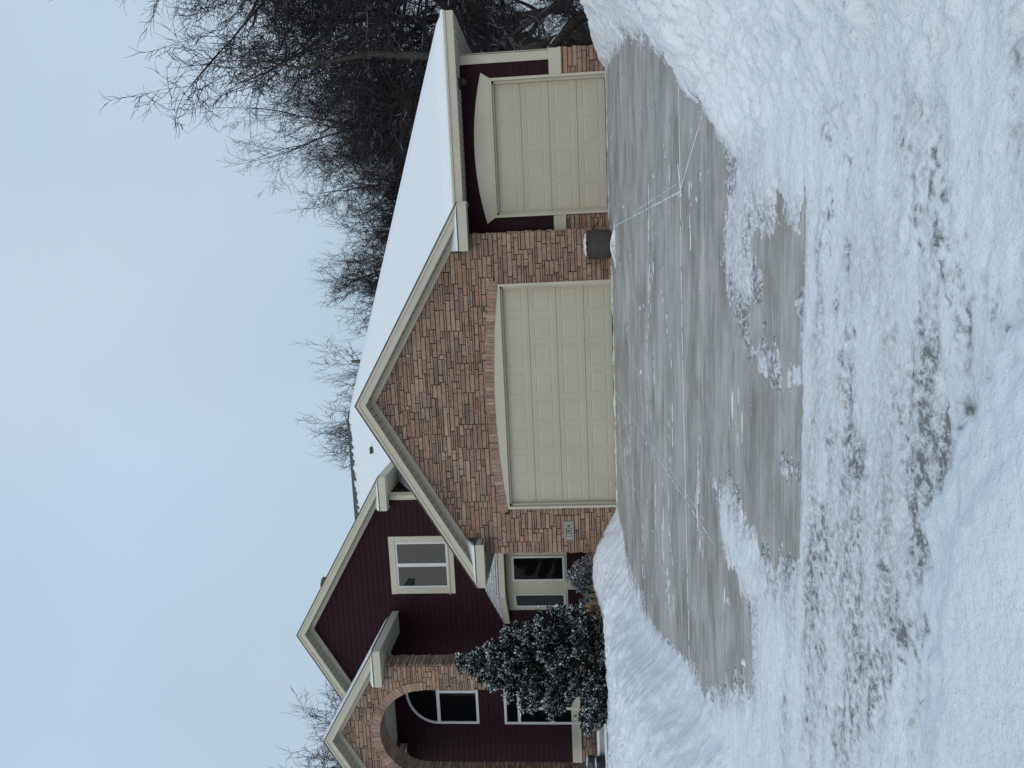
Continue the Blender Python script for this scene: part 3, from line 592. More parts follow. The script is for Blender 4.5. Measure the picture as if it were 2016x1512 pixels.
# --- gable trim / roofs
def chevron(cx, zap, hw, o0, o1, y0, y1, mt, name, parent, xin=0):
    mb = MB(); e = 1e-3
    for s in (-1, 1):
        poly = [(cx, zap-o0), (cx+s*hw, zap-o0-K*hw), (cx+s*hw, zap-o1-K*hw), (cx, zap-o1)]
        if s < 0: poly = poly[::-1]
        mb.prism(poly, y0, y1, lambda a, b, d: (a, d, b))
    return mb.build(name, M[mt], parent)
def gable(cx, zap, hw, ww, yf, yw, yb, parent, ret_in=.66, snow=(True, True), soff_side=(True, True), sides=None):
    tz = zap-K*hw
    root = chevron(cx, zap, hw+.02, -.022, .006, yf-.03, yb, 'shingle', 'roof', parent)
    chevron(cx, zap, hw, .006, .07, yf-.018, yf+.02, 'trim', 'shingle_mould', root)
    chevron(cx, zap, hw, .07, .215, yf, yf+.02, 'trim', 'rake_fascia', root)
    chevron(cx, zap, hw-.02, .19, .21, yf+.021, yw+.02, 'soffit', 'rake_soffit', root)
    # vent grooves across the raking soffit
    g = MB()
    for s in (-1, 1):
        nst = int((hw-.25)/.14)
        for k in range(nst):
            x = cx+s*(.12+k*.14); z = zap-.2115-K*abs(x-cx)
            g.box(x-.0035, x+.0035, yf+.03, yw-.05, z-.003, z-.0005)
    g.build('soffit_seams', M['mortar'], root)
    chevron(cx, zap, ww+.02, .20, .345, yw-.06, yw-.01, 'trim', 'frieze_board', root)
    # returns, eave fascias and level soffits
    for s in (-1, 1):
        x1 = cx+s*hw; x0 = cx+s*(hw-ret_in); lo, hi = min(x0, x1), max(x0, x1)
        mb = MB(); mb.box(lo, hi, yf-.012, yf+.012, tz-.19, tz+.0); mb.box(lo, hi, yf+.013, yw-.04, tz-.16, tz-.13)
        if s < 0: mb.box(hi-.02, hi+.0, yf+.013, yw-.04, tz-.188, tz-.002)
        else: mb.box(lo, lo+.02, yf+.013, yw-.04, tz-.188, tz-.002)
        mb.build('eave_return', M['trim'], root)
        # little sloped roof on the return, with its wedge of snow
        for nm, mt, dz, th in (('return_roof', 'shingle', .004, .015), ('return_snow', 'roof_snow', .02, .055)):
            mb = MB(); m1, m2 = lo+(.012 if th > .02 else -.02), hi-(.012 if th > .02 else -.02); prev = None
            for q_ in range(9):
                x = m1+(m2-m1)*q_/8; rise = max(.0, min(.20, K*(hw-abs(x-cx))-.07)); t_h = th*(min(1, .25+rise/.12) if th > .02 else 1)
                z0 = tz+dz
                cur = [(x, yf-.025, z0), (x, yf-.022, z0+t_h*.6), (x, yf+.06, z0+t_h+rise*.1), (x, yw-.03, z0+rise+t_h*.6), (x, yw-.03, z0-.02)]
                if prev: mb.add(prev+cur, [(0, 5, 6, 1), (1, 6, 7, 2), (2, 7, 8, 3), (3, 8, 9, 4)])
                else: mb.add(cur, [(0, 1, 2, 3, 4)])
                prev = cur
            mb.add(prev, [(4, 3, 2, 1, 0)])
            mb.build(nm, M[mt], root)
        ye = sides[0 if s < 0 else 1] if sides else yb
        if ye > yf+.1:
            mb = MB(); wx = cx+s*ww
            a, b_ = (x1-.0, x1+.022) if s > 0 else (x1-.022, x1)
            mb.box(a, b_, yf+.0, ye, tz-.19, tz-.003); mb.build('eave_fascia', M['trim'], root)
            mb = MB(); mb.box(min(wx, x1), max(wx, x1), yw-.03, ye, tz-.17, tz-.15)
            mb.build('eave_soffit', M['soffit'], root)
            g = MB(); yy = yw
            while yy < ye: g.box(min(wx, x1)+.03, max(wx, x1)-.03, yy, yy+.006, tz-.174, tz-.170); yy += .13
            g.build('soffit_seams', M['mortar'], root)
    # snow on the slopes
    mb = MB(); r = random.Random(int(abs(cx)*10))
    for s in (-1, 1):
        n1, n2 = 40, 10; base = len(mb.v); th = .035
        for i in range(n1+1):
            t = i/n1; x = cx+s*t*(hw-.03)
            for j in range(n2+1):
                y = yf+.0+(yb-yf-.0)*j/n2
                e_ = r.uniform(-.008, .008) if j == 0 else 0
                mb.v.append((x, y+e_, zap+.018-K*abs(x-cx)+(th*(.5+.5*math.sin(i*.9+s)+.6) if 0 < j else .002)))
        for i in range(n1):
            for j in range(n2):
                a = base+i*(n2+1)+j; fq = (a, a+1, a+n2+2, a+n2+1); mb.f.append(fq if s < 0 else fq[::-1]); mb.c.append((1, 1, 1))
    mb.build('roof_snow', M['roof_snow'], root, smooth=False)
    return root
roof_g = gable(GC, 5.556, 4.15, 3.51, -.40, 0, 4.6, house, ret_in=.98, sides=(3.28, -.0))
roof_a = gable(AC, AZ, 4.45, W2, 2.9, Y2, 12.5, house, ret_in=.92, sides=(12, 9.5))
EC, EZ, EW = -6.47, 7.51, 1.84; YE = 1.5
roof_e = gable(EC, EZ, 2.45, EW, 1.1, YE, Y2-.02, house, ret_in=.95)

# --- main hipped roof with its blanket of snow
MZ = 3.26; MX = 10.45
KM = .56
def main_z(y): return MZ+KM*y
HY = 10.75
mr_root = MB()
mr_root.add([(6.5, 0, main_z(0)), (MX, 0, main_z(0)), (MX-HY, HY, main_z(HY)), (-12, HY, main_z(HY)), (-12, 4.6, main_z(4.6)), (-.66, 4.6, main_z(4.6)), (-.66, 1.2, main_z(1.2)), (2.49, 4.05, main_z(4.05))],
            [(0, 1, 7), (7, 1, 2), (7, 2, 5), (7, 5, 6), (5, 2, 3, 4)])
mr_root.add([(MX, 0, MZ), (MX, 2*HY, MZ), (MX-HY, HY, main_z(HY)), (-12, 2*HY, MZ), (-12, HY, main_z(HY))], [(0, 1, 2), (2, 1, 3, 4)])
roof_m = mr_root.build('main_roof', M['shingle'], house)
ns_ = 150; nt_ = 130
def snow_sheet(vis):
    mb = MB(); 
    ts = np.concatenate([np.linspace(0, .35, 10)[:-1], np.linspace(.35, HY+.05, 120)])
    us = np.linspace(0, 1, 340)
    Tt, Uu = np.meshgrid(ts, us, indexing='ij')
    xr = MX-Tt+.02; xl = np.full_like(Tt, -3.5)
    Xg = xl+(xr-xl)*Uu
    th = .11*sm(Tt/.22)*(1+.25*fbm(Xg*.8, Tt*.8, 71, 3))+.02
    eh = MX-Tt-Xg                    # distance to the hip
    th = th*(.35+.65*sm((eh+.02)/.5))
    sag = .05*np.exp(-((Xg-6.3)/1.1)**2)*np.exp(-((Tt-1.0)/.9)**2)
    th = th+sag
    # the ridge has been blown clear
    clr = (HY-Tt)-(.75-.10*Xg+.25*fbm(Xg*1.2, Tt*.5, 72, 3)+.55*fbm(Xg*11, Tt*1.5, 74, 2)+.05*(_h(np.floor(Xg*7), np.floor(Tt*9), 5)-.5)*2)
    th = np.where(clr < 0, -.03, np.minimum(th, .015+clr*.22))
    th = np.where(Xg > MX-HY+.75+.5*fbm(Tt*2, Xg*2, 75, 2), np.where((MX-HY+.75 < Xg), np.maximum(.02, .11*sm(Tt/.22)*(.5+.5*sm((eh+.02)/.5))), th), th)
    Zg = MZ+KM*Tt+th*1.1-.10*np.exp(-((Tt-6.8)/1.3)**2)*sm((1.5-(MX-Tt-Xg))/1.5)*0; Yg = Tt-th*.15+.012*fbm(Xg*3, Tt*0, 73, 3)*(Tt < .05)
    gab = 5.556-K*np.abs(Xg-GC)      # where the garage gable covers it
    hide = ((Xg < -.62) & (Tt < 4.4)) | ((Xg < 6.62) & (MZ+KM*Tt+.16 < gab)) | ((Xg < GC-4.15) & (Tt < 3.3))
    vv = np.stack([Xg.ravel(), Yg.ravel(), Zg.ravel()], -1); a, b = Tt.shape
    id_ = np.arange(a*b).reshape(a, b); q_ = np.stack([id_[:-1, :-1], id_[:-1, 1:], id_[1:, 1:], id_[1:, :-1]], -1).reshape(-1, 4)
    hf = face(hide.astype(float), np.minimum) > .5; tf = face(th, np.maximum) < -.02
    return np_mesh('roof_snow', vv, q_[~hf & ~tf], M['roof_snow'])
o = snow_sheet(0); o.parent = roof_m
# snow lip closing the eave edge
mb = MB(); r = random.Random(4); prev = None
for i in range(200):
    x = 6.5+(MX+.02-6.5)*i/199; d = .02+.012*math.sin(i*.7)+r.uniform(-.008, .008)
    cur = [(x, .0-d*.3, MZ-.012+r.uniform(-.008, .004)), (x, -.02-d*.5, MZ+.012), (x, .0, MZ+.04), (x, .06, MZ+.07)]
    if prev: mb.add(prev+cur, [(0, 4, 5, 1), (1, 5, 6, 2), (2, 6, 7, 3)])
    prev = cur
mb.build('snow_lip', M['roof_snow'], roof_m, smooth=True)
# right slope snow (seen only from beside)
mb = MB(); mb.add([(MX+.02, .0, MZ+.05), (MX+.02, 2*HY, MZ+.05), (MX-HY, HY, main_z(HY)+.08)], [(0, 1, 2)]); mb.build('roof_snow', M['roof_snow'], roof_m)
mb = MB(); mb.box(6.5, MX, -.03, -.008, MZ-.045, MZ-.004); mb.box(6.45, MX, -.005, .018, MZ-.2, MZ-.046); mb.box(MX-.02, MX+.002, .02, 2*HY, MZ-.2, MZ-.01)
mb.build('eave_fascia', M['trim'], roof_m)
mb = MB(); mb.box(6.02, MX-.02, .02, Y3+.0, MZ-.205, MZ-.185); mb.box(TX1, MX-.02, Y3+.002, 2*HY, MZ-.205, MZ-.185); mb.build('eave_soffit', M['soffit'], roof_m)
mb = MB(); x = 6.1
while x < MX-.05: mb.box(x, x+.006, .03, min(Y3-.02, .03+(MX-x)*1.0) if x > TX1 else Y3-.02, MZ-.209, MZ-.205); x += .14
y = .1
while y < 6: mb.box(max(TX1+.02, MX-.04-y*1.0) if y < .7 else TX1+.02, MX-.04, y, y+.006, MZ-.209, MZ-.2055); y += .14
mb.build('soffit_seams', M['mortar'], roof_m)
mb = MB(); mb.box(9.02, 9.22, .26, .42, MZ-.26, MZ-.21); mb.tube([(9.12, .30, MZ-.26), (9.12, .22, MZ-.33)], [.05, .065], 10); mb.box(9.22, 9.42, .32, .335, MZ-.245, MZ-.235); fl = mb.build('floodlight', M['black'], house)
mb = MB()
zv = main_z(7.0)+.1; mb.box(-.37, -.22, 6.9, 7.1, zv-.2, zv+.09); mb.box(-.40, -.19, 6.86, 7.12, zv+.08, zv+.115); mb.build('roof_vent', M['shingle'], roof_m)
mb = MB(); mb.box(-.39, -.20, 6.87, 7.11, zv+.115, zv+.14); mb.build('vent_snow', M['roof_snow'], roof_m)
mb = MB(); mb.tube([(2.45, 8.2, 7.2), (2.45, 8.2, 8.13)], [.055, .055], 12); mb.build('vent_pipe', M['shingle'], roof_m)
mb = MB(); mb.tube([(-3.95, 5, 8.2), (-3.95, 5, 8.62), (-3.95, 5, 8.66)], [.22, .22, .12], 12); mb.build('roof_vent', M['shingle'], roof_a)

# --- upstairs window
def window(x0, x1, z0, z1, y, trimw, mull=(), glassm='glass_up', fn=None, name='window', frame_w=.045, trim=True, parent=house, sill=True):
    fn = fn or FRONT(y); t = MB()
    if trim:
        t.prism([(x0-trimw, z0-trimw*.0), (x0, z0), (x0, z1), (x0-trimw, z1)], -.045, 0, fn)
        t.prism([(x1, z0), (x1+trimw, z0), (x1+trimw, z1), (x1, z1)], -.045, 0, fn)
        t.prism([(x0-trimw-.004, z1), (x1+trimw+.004, z1), (x1+trimw+.004, z1+trimw), (x0-trimw-.004, z1+trimw)], -.052, 0, fn)
        t.prism([(x0-trimw-.004, z0-trimw), (x1+trimw+.004, z0-trimw), (x1+trimw+.004, z0), (x0-trimw-.004, z0)], -.052, 0, fn)
        if sill: t.prism([(x0-trimw-.02, z0-.03), (x1+trimw+.02, z0-.03), (x1+trimw+.02, z0+.0), (x0-trimw-.02, z0+.0)], -.08, -.053, fn)
    else: t.prism([(x0-.002, z0), (x0+.01, z0), (x0+.01, z1), (x0-.002, z1)], -.02, 0, fn)
    root = t.build(name, M['trim'], parent)
    f_ = MB(); w_ = frame_w
    cells = [x0]+list(mull)+[x1]
    for a, b in zip(cells[:-1], cells[1:]):
        f_.prism([(a, z0), (a+w_, z0), (a+w_, z1), (a, z1)], -.034, 0, fn); f_.prism([(b-w_, z0), (b, z0), (b, z1), (b-w_, z1)], -.034, 0, fn)
        f_.prism([(a+w_, z0), (b-w_, z0), (b-w_, z0+w_), (a+w_, z0+w_)], -.033, 0, fn); f_.prism([(a+w_, z1-w_), (b-w_, z1-w_), (b-w_, z1), (a+w_, z1)], -.033, 0, fn)
    f_.build('frame', M['frame'], root)
    for a, b in zip(cells[:-1], cells[1:]):
        g = MB(); g.prism([(a+w_, z0+w_), (b-w_, z0+w_), (b-w_, z1-w_), (a+w_, z1-w_)], -.020, -.012, fn); g.build('pane', M[glassm], root)
    return root
window(-3.31, -2.0, 4.43, 5.87, Y2, .17, mull=(-2.655,), frame_w=.05)
# --- bay with its small roof
BY = 2.7; BZ0, BZ1 = 1.18, 2.79
def bayface(p0, p1, wins, tag_):
    (xa, ya), (xb, yb) = p0, p1; L_ = math.hypot(xb-xa, yb-ya); ux, uy = (xb-xa)/L_, (yb-ya)/L_; nx_, ny_ = uy, -ux   # outward to the street
    fn = lambda a, b, d: (xa+ux*a-nx_*d*1.0, ya+uy*a-ny_*d*1.0, b)
    mb = MB(); mb.prism([(0, BZ0), (L_, BZ0), (L_, BZ1), (0, BZ1)], 0, .06, fn)
    mb.build('bay_panel', M['trim'], bay)
    mb = MB(); mb.prism([(0, -.1), (.12, -.1), (.12, BZ0), (0, BZ0)], -.012, .04, fn); mb.build('bay_post', M['trim'], bay); mb = MB(); mb.prism([(L_-.12, -.1), (L_, -.1), (L_, BZ0), (L_-.12, BZ0)], -.012, .04, fn); mb.build('bay_post', M['trim'], bay)
    siding('bay_siding', fn, .12, L_-.12, -.1, BZ0-.02, bay)
    for a, b in wins: window(a, b, 1.24, 2.63, 0, .05, fn=fn, glassm='glass_dark', trim=False, parent=bay, frame_w=.055)
bay = empty('bay_window', (0, 0, 0), house)
bl, br_, bc0, bc1 = (-4.02, Y2), (-.95, Y2), (-3.07, BY), (-1.9, BY)
bayface(bl, bc0, [(.22, .83)], 0); bayface(bc0, bc1, [(.17, .87)], 1); bayface(bc1, br_, [(.2, .8)], 2)
mb = MB(); ez = 2.80; e = .36
pts = [(-4.40, Y2), (-3.21, BY-e), (-1.76, BY-e), (-.57, Y2)]; inn = [(-4.02, Y2), (-3.07, BY), (-1.9, BY), (-.95, Y2)]; tp = [(-3.32, Y2), (-3.0, Y2), (-2.0, Y2), (-1.65, Y2)]; zt = 3.50
for k in range(3):
    a, b = pts[k], pts[k+1]
    L_ = math.hypot(b[0]-a[0], b[1]-a[1]); ux, uy = (b[0]-a[0])/L_, (b[1]-a[1])/L_; fn = lambda q_, z, d, a=a, ux=ux, uy=uy: (a[0]+ux*q_-uy*d, a[1]+uy*q_+ux*d, z)
    mb.prism([(0, ez), (L_, ez), (L_, ez+.15), (0, ez+.15)], -.01, .02, fn)
mb.build('bay_fascia', M['trim'], bay)
mb = MB(); mb.add([(*p, ez+.01) for p in pts]+[(*p, ez+.01) for p in inn], [(0, 4, 5, 1), (1, 5, 6, 2), (2, 6, 7, 3)]); mb.build('bay_soffit', M['soffit'], bay)
for k, (a, b, c, d) in enumerate(((0, 1, 1, 0), (1, 2, 2, 1), (2, 3, 3, 2))):
    # courses of shingles as real steps with a dusting of snow
    mb = MB(); nC = 7; A = Vector((*pts[a], ez+.155)); B_ = Vector((*pts[b], ez+.155)); Cc = Vector((*tp[b], zt)); D = Vector((*tp[a], zt))
    out_ = (B_-A).cross(D-A).normalized()
    for j in range(nC):
        t0, t1 = j/nC, (j+1)/nC; p0 = A.lerp(D, t0); p1 = B_.lerp(Cc, t0); p2 = B_.lerp(Cc, t1); p3 = A.lerp(D, t1); o_ = out_*.016; x0_ = out_*.001
        mb.add([p0+o_, p1+o_, p2+x0_, p3+x0_, p0, p1], [(0, 1, 2, 3), (4, 5, 1, 0)])
    mb.build('bay_roof', M['dusted'], bay)

# --- entry porch: stone front with an arch
EX0, EX1 = EC-EW, EC+EW
stones('entry_stone', FRONT(YE), EX0, EX1, -.1, 7.2, house, planes=gable_planes(EC, EZ, .20), holes=[(EC-1.2, EC+1.2, -1, 4.94)], circles=[(EC, 4.94, 1.38, 4.94, 1.6)], seed=31, label='tan ledgestone entry front with a round arch')
mb = MB(); f = FRONT(YE)
mb.prism([(EX0+.01, -.2), (EC-1.22, -.2), (EC-1.22, 4.94), (EX0+.01, 4.94)], .002, .5, f); mb.prism([(EC+1.22, -.2), (EX1-.01, -.2), (EX1-.01, 4.94), (EC+1.22, 4.94)], .002, .5, f)
n = 24
for k in range(n):
    t0, t1 = math.pi*k/n, math.pi*(k+1)/n; rr = 1.3
    p0 = (EC+rr*math.cos(t0), 4.94+rr*math.sin(t0)); p1 = (EC+rr*math.cos(t1), 4.94+rr*math.sin(t1))
    gt = lambda x: min(EZ-.22-K*abs(x-EC), 99)
    q0, q1 = (p0[0] if k else EX1-.01, gt(p0[0] if k else EX1-.01)), (p1[0] if k < n-1 else EX0+.01, gt(p1[0] if k < n-1 else EX0+.01))
    if k == 0: p0 = (EX1-.01, 4.94)
    if k == n-1: p1 = (EX0+.01, 4.94)
    mb.prism([p0, q0, q1, p1], .002, .5, f)
mb.build('stone_backing', M['mortar'], house)
mb = MB(); r = random.Random(18); ang = 0
while ang < math.pi:
    st = r.choice([.07, .09, .11, .13])/1.3; a2 = min(ang+st, math.pi); g = .004/1.3; ri, ro = 1.2, 1.2+.225+r.uniform(-.01, .01)
    P = lambda a, rr: (EC+rr*math.cos(a), 4.94+rr*math.sin(a)); d = -.05-r.uniform(0, .015)
    mb.prism([P(ang+g, ro), P(a2-g, ro), P(a2-g, ri), P(ang+g, ri)], d, .26, f, stone_col(r))
    mb.prism([P(ang+g, ro), P(a2-g, ro), P(a2-g, ri-r.uniform(0, .01)), P(ang+g, ri)], .265, .5, f, stone_col(r)); ang = a2
mb.build('entry_arch', M['stone'], house, colattr=True)
stones('jamb_stone', SIDEP(EC-1.22), YE, YE+.5, -.1, 4.94, house, seed=33, edges=(False, False)); stones('jamb_stone', SIDEN(EC+1.22), YE, YE+.5, -.1, 4.94, house, seed=34, edges=(False, False))
stones('side_stone', SIDEP(EX1), YE, YE+.5, -.1, 6.0, house, seed=35, edges=(False, True), label='stone flank of the right entry pier')
stones('side_stone', SIDEN(EX0), YE, YE+.5, -.1, 6.0, house, seed=36, edges=(False, False))
mb = MB(); mb.box(EX0, EX1-.01, YE+.45, Y2, 6.20, 6.24); mb.build('porch_ceiling', M['trim'], house)
stones('stone_wainscot', FRONT(Y2), EX0-.9, EX1-.1, .45, .95, house, seed=37, edges=(False, False))
lg = ledge(EX0-.9, EX1-.1, Y2, 1.20)
# half-round window over the entry and the door below
er = MB(); ecx = -6.42; er_r = .98
# arched top frame
n = 28
pr = [(ecx+er_r*math.cos(math.pi*k/n), 4.95+er_r*.93*math.sin(math.pi*k/n)) for k in range(n+1)]; pi_ = [(ecx+(er_r-.06)*math.cos(math.pi*k/n), 4.95+(er_r*.93-.06)*math.sin(math.pi*k/n)) for k in range(n+1)]
for k in range(n): er.prism([pr[k], pr[k+1], pi_[k+1], pi_[k]], -.05, 0, FRONT(Y2))
for a, b, c, d in ((ecx-er_r, ecx+er_r, 4.90, 4.99), (ecx-er_r, ecx+er_r, 3.80, 3.87), (ecx-er_r, ecx-er_r+.065, 3.87, 4.90), (ecx+er_r-.065, ecx+er_r, 3.87, 4.90), (ecx-.04, ecx+.04, 3.87, 4.90)):
    er.prism([(a, c), (b, c), (b, d), (a, d)], -.048, 0, FRONT(Y2))
ew = er.build('arched_window', M['frame'], house)
g = MB(); g.prism([(ecx-er_r+.06, 3.86), (ecx+er_r-.06, 3.86), (ecx+er_r-.06, 4.95)]+pi_[1:-1]+[(ecx-er_r+.06, 4.95)], -.018, -.014, FRONT(Y2+.0)); g.build('pane', M['glass_dark'], ew)
dz = .5
ed = MB(); x0, x1 = -7.41, -5.43
for a, b, c, d in ((x0, x0+.07, dz, 3.08), (x1-.07, x1, dz, 3.08), (x0+.07, x1-.07, 3.01, 3.08), (x0+.07, x1-.07, 2.62, 2.70), (-6.97, -6.89, dz, 2.62), (-5.95, -5.87, dz, 2.62)):
    ed.prism([(a, c), (b, c), (b, d), (a, d)], -.05, 0, FRONT(Y2))
edo = ed.build('entry_door', M['frame'], house)
mb = MB(); mb.prism([(-6.89, dz), (-5.95, dz), (-5.95, 2.62), (-6.89, 2.62)], -.03, 0, FRONT(Y2)); mb.build('door_leaf', M['siding'], edo)
for a, b, c, d in ((x0+.07, x1-.07, 2.70, 3.01), (x0+.07, -6.97, dz+.35, 2.62), (-5.87, x1-.07, dz+.35, 2.62), (-6.62, -6.22, 1.2, 2.4)):
    g = MB(); g.prism([(a, c), (b, c), (b, d), (a, d)], -.034, -.028, FRONT(Y2)); g.build('pane', M['glass_dark'], edo)
mb = MB(); mb.prism([(x0+.07, dz), (-6.97, dz), (-6.97, dz+.35), (x0+.07, dz+.35)], -.03, 0, FRONT(Y2)); mb.build('sidelight_base', M['frame'], edo); mb = MB(); mb.prism([(-5.87, dz), (x1-.07, dz), (x1-.07, dz+.35), (-5.87, dz+.35)], -.03, 0, FRONT(Y2)); mb.build('sidelight_base', M['frame'], edo)
mb = MB(); mb.tube([(-6.02, Y2-.10, 1.45), (-6.02, Y2-.10, 1.75)], [.012, .012], 8); mb.build('door_handle', M['black'], edo)
mb = MB(); mb.box(EX0-.1, EX1+.25, .95, Y2, -.1, .50); mb.box(EX0-.1, EX1+.25, .60, .949, -.1, .335); mb.box(EX0-.1, EX1+.25, .25, .599, -.1, .17)
st = mb.build('entry_steps', M['step'], house)
mb = MB(); r = random.Random(9)
for (y0, y1, z) in ((.96, 1.45, .50), (.61, .94, .335), (.26, .59, .17)):
    prev = None
    for i in range(60):
        x = EX0-.08+(EX1+.3-EX0)*i/59; o_ = .02+.03*r.random()
        cur = [(x, y0+o_*.4, z+.004), (x, y0+.05+o_, z+.035+.015*r.random()), (x, y1-.02, z+.05)]
        if prev: mb.add(prev+cur, [(0, 3, 4, 1), (1, 4, 5, 2)])
        prev = cur
mb.build('step_snow', M['snow'], st, smooth=True)

# --- house number plaque
mb = MB(); f = FRONT(0)
def notched(x0, x1, z0, z1, c): return [(x0+c, z0), (x1-c, z0), (x1-c, z0+c), (x1, z0+c), (x1, z1-c), (x1-c, z1-c), (x1-c, z1), (x0+c, z1), (x0+c, z1-c), (x0, z1-c), (x0, z0+c), (x0+c, z0+c)]
mb.box(-.735, -.300, -.065, -.02, .965, 1.180); pq = mb.build('house_number_plaque', M['plaque'], house)
mb = MB(); P0 = notched(-.720, -.315, .980, 1.165, .026); P1 = notched(-.714, -.321, .986, 1.159, .026)
for k in range(12):
    a, b = P0[k], P0[(k+1) % 12]; c, d = P1[(k+1) % 12], P1[k]; mb.prism([a, b, c, d], -.068, -.064, f)
mb.build('plaque_border', M['digit'], pq)
cu = bpy.data.curves.new('digits', 'FONT'); cu.body = '12824'; cu.size = .185; cu.extrude = .002; cu.align_x = 'CENTER'; cu.align_y = 'CENTER'; cu.space_character = 1.05
to = bpy.data.objects.new('tmp', cu); C.objects.link(to)
dg = bpy.context.evaluated_depsgraph_get(); me = bpy.data.meshes.new_from_object(to.evaluated_get(dg)); bpy.data.objects.remove(to)
for v in me.vertices:
    x, y, z = v.co; v.co = (-.5175+x*.62, -.068-z, 1.0725+y*1.0)
do = bpy.data.objects.new('digits', me); C.objects.link(do); do.parent = pq; me.materials.clear(); me.materials.append(M['digit'])

# ------------------------------------------------------------ pots
def pot(loc, prof, m_, label, snowh, rs, group=None, stems=0, seed=1, cat='planter'):
    root = empty('planter', loc); tag(root, label, cat, group)
    mb = MB(); mb.lathe(prof, 0, 0, 28); mb.build('pot', M[m_], root, smooth=True)
    top = prof[-1][1]; mb = MB(); r = random.Random(seed)
    rr = [0, .35, .7, .95, 1.0]; n = 22; hh = [[top+snowh*(1-.5*a*a)*(.8+.5*r.random()) for k in range(n)] for a in rr]
    for i, a in enumerate(rr):
        for k in range(n): mb.v.append((rs*a*math.cos(2*math.pi*k/n), rs*a*math.sin(2*math.pi*k/n), hh[i][k] if i else top+snowh*1.1))
    for i in range(len(rr)-1):
        for k in range(n): mb.f.append((i*n+k, i*n+(k+1) % n, (i+1)*n+(k+1) % n, (i+1)*n+k)); mb.c.append((1, 1, 1))
    mb.build('snow_cap', M['snow'], root, smooth=True)
    if stems:
        mb = MB()
        for k in range(stems):
            a = r.uniform(0, 6.28); q = [Vector((.6*rs*math.cos(a)*r.random(), .6*rs*math.sin(a)*r.random(), top))]
            dr_ = Vector((math.cos(a)*.5+.1, math.sin(a)*.3, r.uniform(.3, 1))).normalized(); L_ = r.uniform(.08, .2)
            for s in range(4): dr_ = (dr_+Vector((r.uniform(-.4, .4), r.uniform(-.4, .4), r.uniform(-.3, .1)))).normalized(); q.append(q[-1]+dr_*L_/4)
            mb.tube(q, [.004, .003, .003, .002, .001], 4)
        for s in range(4):   # the long dead stalks leaning right
            q = [Vector((.12, 0, top)), Vector((.22, -.02, top-.03-.02*s)), Vector((.34+.02*s, -.03, top-.10-.03*s)), Vector((.42+.03*s, -.03, top-.20-.03*s))]; mb.tube(q, [.008, .007, .006, .003], 5)
        mb.build('dead_stems', M['twig'], root)
    return root
pot((5.67, -.40, .012), [(.25, 0), (.272, .03), (.288, .14), (.292, .28), (.290, .42), (.284, .44), (.298, .455), (.298, .49), (.265, .49)], 'wicker', 'dark grey woven planter with dead stems and snow between the two garage doors', .07, .235, stems=26, seed=2)
pot((-7.22, 1.42, .505), [(.10, 0), (.13, .05), (.155, .2), (.165, .28), (.15, .28)], 'navy', 'dark blue glazed planter on the porch landing, higher of the two near the left edge', .05, .15, seed=3)
pot((-6.80, .80, .385), [(.10, 0), (.15, .03), (.16, .15), (.16, .20), (.14, .20)], 'black', 'squat black planter topped with snow on the step below the blue planter', .04, .14, seed=4)
pot((-5.35, .85, .385), [(.09, 0), (.10, .10), (.105, .20), (.09, .20)], 'redpot', 'small dark red planter on the entry steps beside the evergreen', .03, .09, seed=5)

# ------------------------------------------------------------ plants by the house
def frosty(name, label, cat, tuft_fn, n, seed, loc, blade=(.05, .10), snowf=.35, dark=(.022, .034, .026), group=None):
    root = empty(name, loc); tag(root, label, cat, group); r = random.Random(seed)
    vs = []; cols = []; svs = []
    for k in range(n):
        p, axis_, s, shade = tuft_fn(r); ax = axis_.normalized(); a = ax.orthogonal().normalized(); b = ax.cross(a)
        expo = max(0, ax.z*.5+.5); hasn = r.random() < snowf*(.35+expo)*1.2
        nb_ = r.randint(9, 13)
        for q in range(nb_):
            th = r.uniform(0, 6.28); sp = r.uniform(.25, .95); L_ = r.uniform(*blade)*s
            d = (ax+(a*math.cos(th)+b*math.sin(th))*sp).normalized(); base = p+ax*r.uniform(-.06, .05)*s+d*.01
            tip = base+d*L_; sd = d.cross(Vector((r.uniform(-1, 1), r.uniform(-1, 1), r.uniform(-1, 1)))).normalized()*L_*r.uniform(.10, .2)
            g = r.uniform(.6, 1.5)*shade
            mid = base.lerp(tip, .55)
            vs += [base, mid+sd, tip, mid-sd]; cols.append((dark[0]*g, dark[1]*g, dark[2]*g))
            if hasn and d.z > -.2 and r.random() < .55:
                o_ = Vector((0, 0, .006)); m2 = base.lerp(tip, .75); w2 = sd*1.15
                svs += [base.lerp(tip, .45)+o_, m2+w2+o_, tip+o_*1.5+d*.006, m2-w2+o_]
    for nm, vv, mt, cc in (('foliage', vs, M['foliage'], cols), ('clinging_snow', svs, M['snow'], None)):
        if not vv: continue
        nq = len(vv)//4; me = bpy.data.meshes.new(nm); me.vertices.add(len(vv)); me.vertices.foreach_set('co', np.array([tuple(v) for v in vv], dtype=np.float32).ravel())
        me.loops.add(nq*4); me.loops.foreach_set('vertex_index', np.arange(nq*4, dtype=np.int32)); me.polygons.add(nq); me.polygons.foreach_set('loop_start', np.arange(0, nq*4, 4, dtype=np.int32)); me.update(calc_edges=True)
        if cc:
            ca = me.color_attributes.new('Col', 'FLOAT_COLOR', 'CORNER'); buf = np.ones((nq*4, 4), dtype=np.float32); buf[:, :3] = np.repeat(np.array(cc, dtype=np.float32), 4, axis=0); ca.data.foreach_set('color', buf.ravel())
        me.materials.append(mt); o = bpy.data.objects.new(nm, me); C.objects.link(o); o.parent = root
    return root
